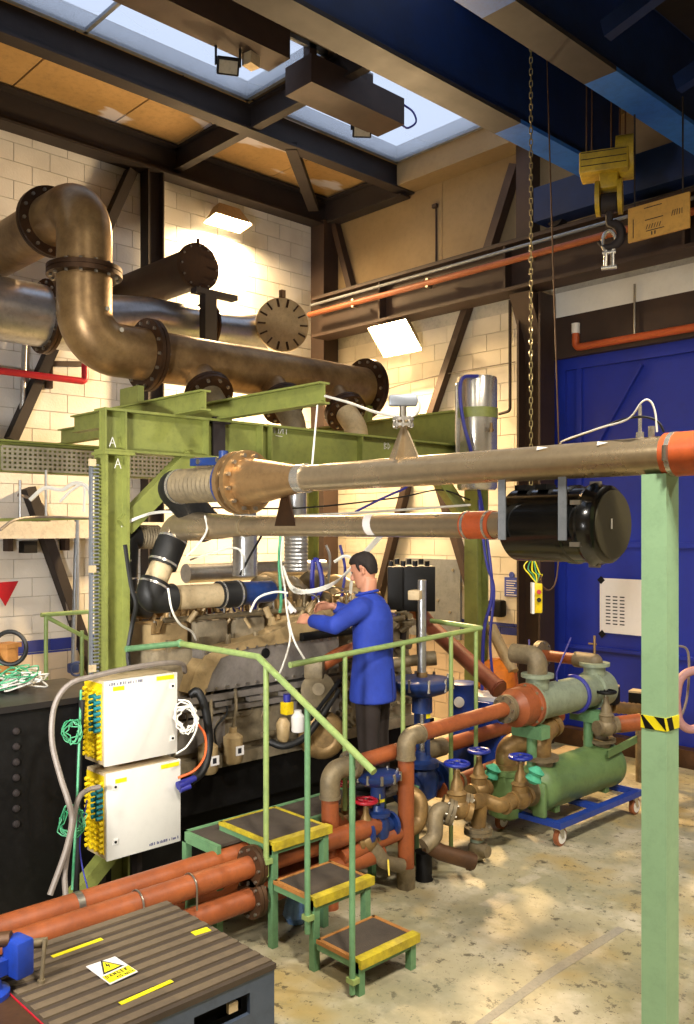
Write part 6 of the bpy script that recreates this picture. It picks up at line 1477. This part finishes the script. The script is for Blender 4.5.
for s in (-1, 1): bd.tube([hp(.085, s*.02, .03), hp(.082, s*.045, .028)], .012, 8)                                        # brows
bd.tube([L_(.03, 0, 1.42), L_(.04, 0, 1.5), hp(-.02, 0, -.07)], [.075, .062, .06], 16)                                      # neck
closed_loft(bd, [ell(0, 0, .82, .1, .15), ell(0, 0, .95, .115, .17), ell(.01, 0, 1.1, .105, .15), ell(.02, 0, 1.25, .12, .17), ell(.03, 0, 1.38, .11, .17), ell(.035, 0, 1.45, .07, .1)])
for s in (-1, 1): bd.tube([L_(0, s*.09, .86), L_(.01, s*.1, .48), L_(-.01, s*.1, .08), L_(.03, s*.1, .04)], [.085, .058, .045, .042], 14)
arms = {1: [(.03, .185, 1.41), (.15, .39, 1.30), (.41, .22, 1.305)], -1: [(.05, -.185, 1.41), (.19, -.29, 1.27), (.38, -.13, 1.385)]}
for s, a in arms.items():
    p = [L_(*q) for q in a]; bd.tube([p[0], p[1], p[2]], [.052, .042, .03], 14)
# ---- hands: palm, four bent fingers, thumb
def hand(wrist, fwd, up, side, thumb_side, curl):
    w_ = V(wrist); f = V(fwd).normalized(); sd = V(side).normalized(); n = f.cross(sd).normalized()
    if n.z < 0: n = -n
    closed_loft(bd, [[w_+f*d+sd*(b*math.cos(2*PI*k/12))+n*(h*math.sin(2*PI*k/12)) for k in range(12)] for d, b, h in ((-.03, .026, .022), (.0, .028, .02), (.04, .038, .019), (.08, .042, .016), (.095, .04, .013))], 12)
    for i, ln in enumerate((.068, .078, .073, .056)):
        b0 = w_+f*.088+sd*((i-1.5)*.0205); cu = curl+.1*i
        d1 = (f*math.cos(cu*.5)-n*math.sin(cu*.5)); d2 = (f*math.cos(cu*1.3)-n*math.sin(cu*1.3)); d3 = (f*math.cos(cu*1.9)-n*math.sin(cu*1.9))
        q = [b0-d1*.015, b0+d1*ln*.45, b0+d1*ln*.45+d2*ln*.32, b0+d1*ln*.45+d2*ln*.32+d3*ln*.26]
        bd.tube(q, [.0095, .009, .0083, .0068], 8)
    tb = w_+f*.02+sd*thumb_side*.026
    q = [tb, tb+f*.03+sd*thumb_side*.022-n*.008, tb+f*.062+sd*thumb_side*.026-n*.016, tb+f*.085+sd*thumb_side*.018-n*.022]
    bd.tube(q, [.0125, .011, .0098, .0075], 8)
wl_, wr_ = L_(.437, .21, 1.305), L_(.403, -.115, 1.395)
hand(wl_, fd*.95-ld*.25+Z*.08, Z, Z*.75-ld*.5, 1, .5)
hand(wr_, fd*.9+ld*.2-Z*.08, Z, Z*.7+ld*.5, 1, .6)
voxel('body', bd, m_skin, man, .0055, 3)
eye = MB()
for s in (-1, 1): eye.lathe(hp(.08, s*.032, .012), hp(.1, s*.032, .012)-hp(.08, s*.032, .012), [(.004, -.002), (.01, .004), (.008, .011), (.002, .014)], 12)
obj('eyes', eye, m_ink, man)
# ---- hair
hr = MB()
def hr_(z, f0, f1, b): return hring(z, f0, f1, b)
closed_loft(hr, [hring(-.055, -.092, -.045, .05), hring(-.03, -.102, -.03, .069), hring(.005, -.112, -.02, .079), hring(.04, -.117, .02, .084), hring(.065, -.116, .085, .083), hring(.09, -.108, .1, .078), hring(.118, -.088, .08, .064), hring(.14, -.05, .045, .034)])
for s in (-1, 1): hr.tube([hp(.012, s*.072, .05), hp(.008, s*.076, .015), hp(.006, s*.073, -.01)], [.016, .011, .006], 8)
voxel('hair', hr, m_hair, man, .007, 2)
# ---- coat
ct = MB()
closed_loft(ct, [ell(.0, 0, .69, .175, .215, 24), ell(0, 0, .72, .178, .212, 24), ell(0, 0, .80, .172, .208, 24), ell(.0, 0, .88, .165, .205, 24), ell(.0, 0, 1.03, .148, .19, 24), ell(.0, 0, 1.18, .15, .195, 24), ell(.005, 0, 1.32, .15, .205, 24), ell(.012, 0, 1.41, .128, .19, 24), ell(.025, 0, 1.465, .1, .13, 24), ell(.04, 0, 1.50, .078, .085, 24), ell(.05, 0, 1.525, .072, .075, 24)], 24)
for s, a in arms.items():
    p = [L_(*q) for q in a]; m1 = p[0].lerp(p[1], .5); m2 = p[1].lerp(p[2], .5)
    ct.tube([L_(.02, s*.12, 1.41), p[0], m1, p[1]-V((0, 0, .005)), m2, p[2]], [.08, .09, .079, .07, .062, .052], 18)
co = voxel('coat', ct, m_coat, man, .012, 5)
obj('back_vent', MB().bar(L_(-.178, .03, .7), L_(-.166, .03, .95), .006, .006), m_inkblue, co)
# collar
cl = MB(); cl.tube([L_(.05+.082*math.cos(a), .085*math.sin(a), 1.515-.02*math.cos(a)) for a in [2*PI*k/20 for k in range(20)]], .011, 8, closed=True)
obj('collar', cl, m_coat, co)
# ---- trousers and shoes
trs = MB()
for s in (-1, 1): trs.tube([L_(.0, s*.09, .88), L_(.0, s*.1, .6), L_(.0, s*.1, .45), L_(-.02, s*.1, .09)], [.11, .095, .085, .075], 18)
voxel('trousers', trs, m_trouser, man, .012, 3)
for s in (-1, 1): obj('shoe', MB().tube([L_(-.07, s*.1, .045), L_(0, s*.1, .055), L_(.1, s*.105, .045), L_(.17, s*.11, .032)], [.036, .046, .042, .028], 14).cbox(L_(.05, s*.104, .012), .28, .09, .024, rz=math.atan2(fd.y, fd.x)), m_shoe, man)
# what the person holds: a small white connector
solo('connector', MB().cyl(W(293, 612, Fm+.1), W(288, 606, Fm+.1), .025, seg=12).cyl(W(296, 612, Fm+.1), W(286, 600, Fm+.15), .012, seg=8), m_white, 'small white plug held in the near hand of the person', 'plug')
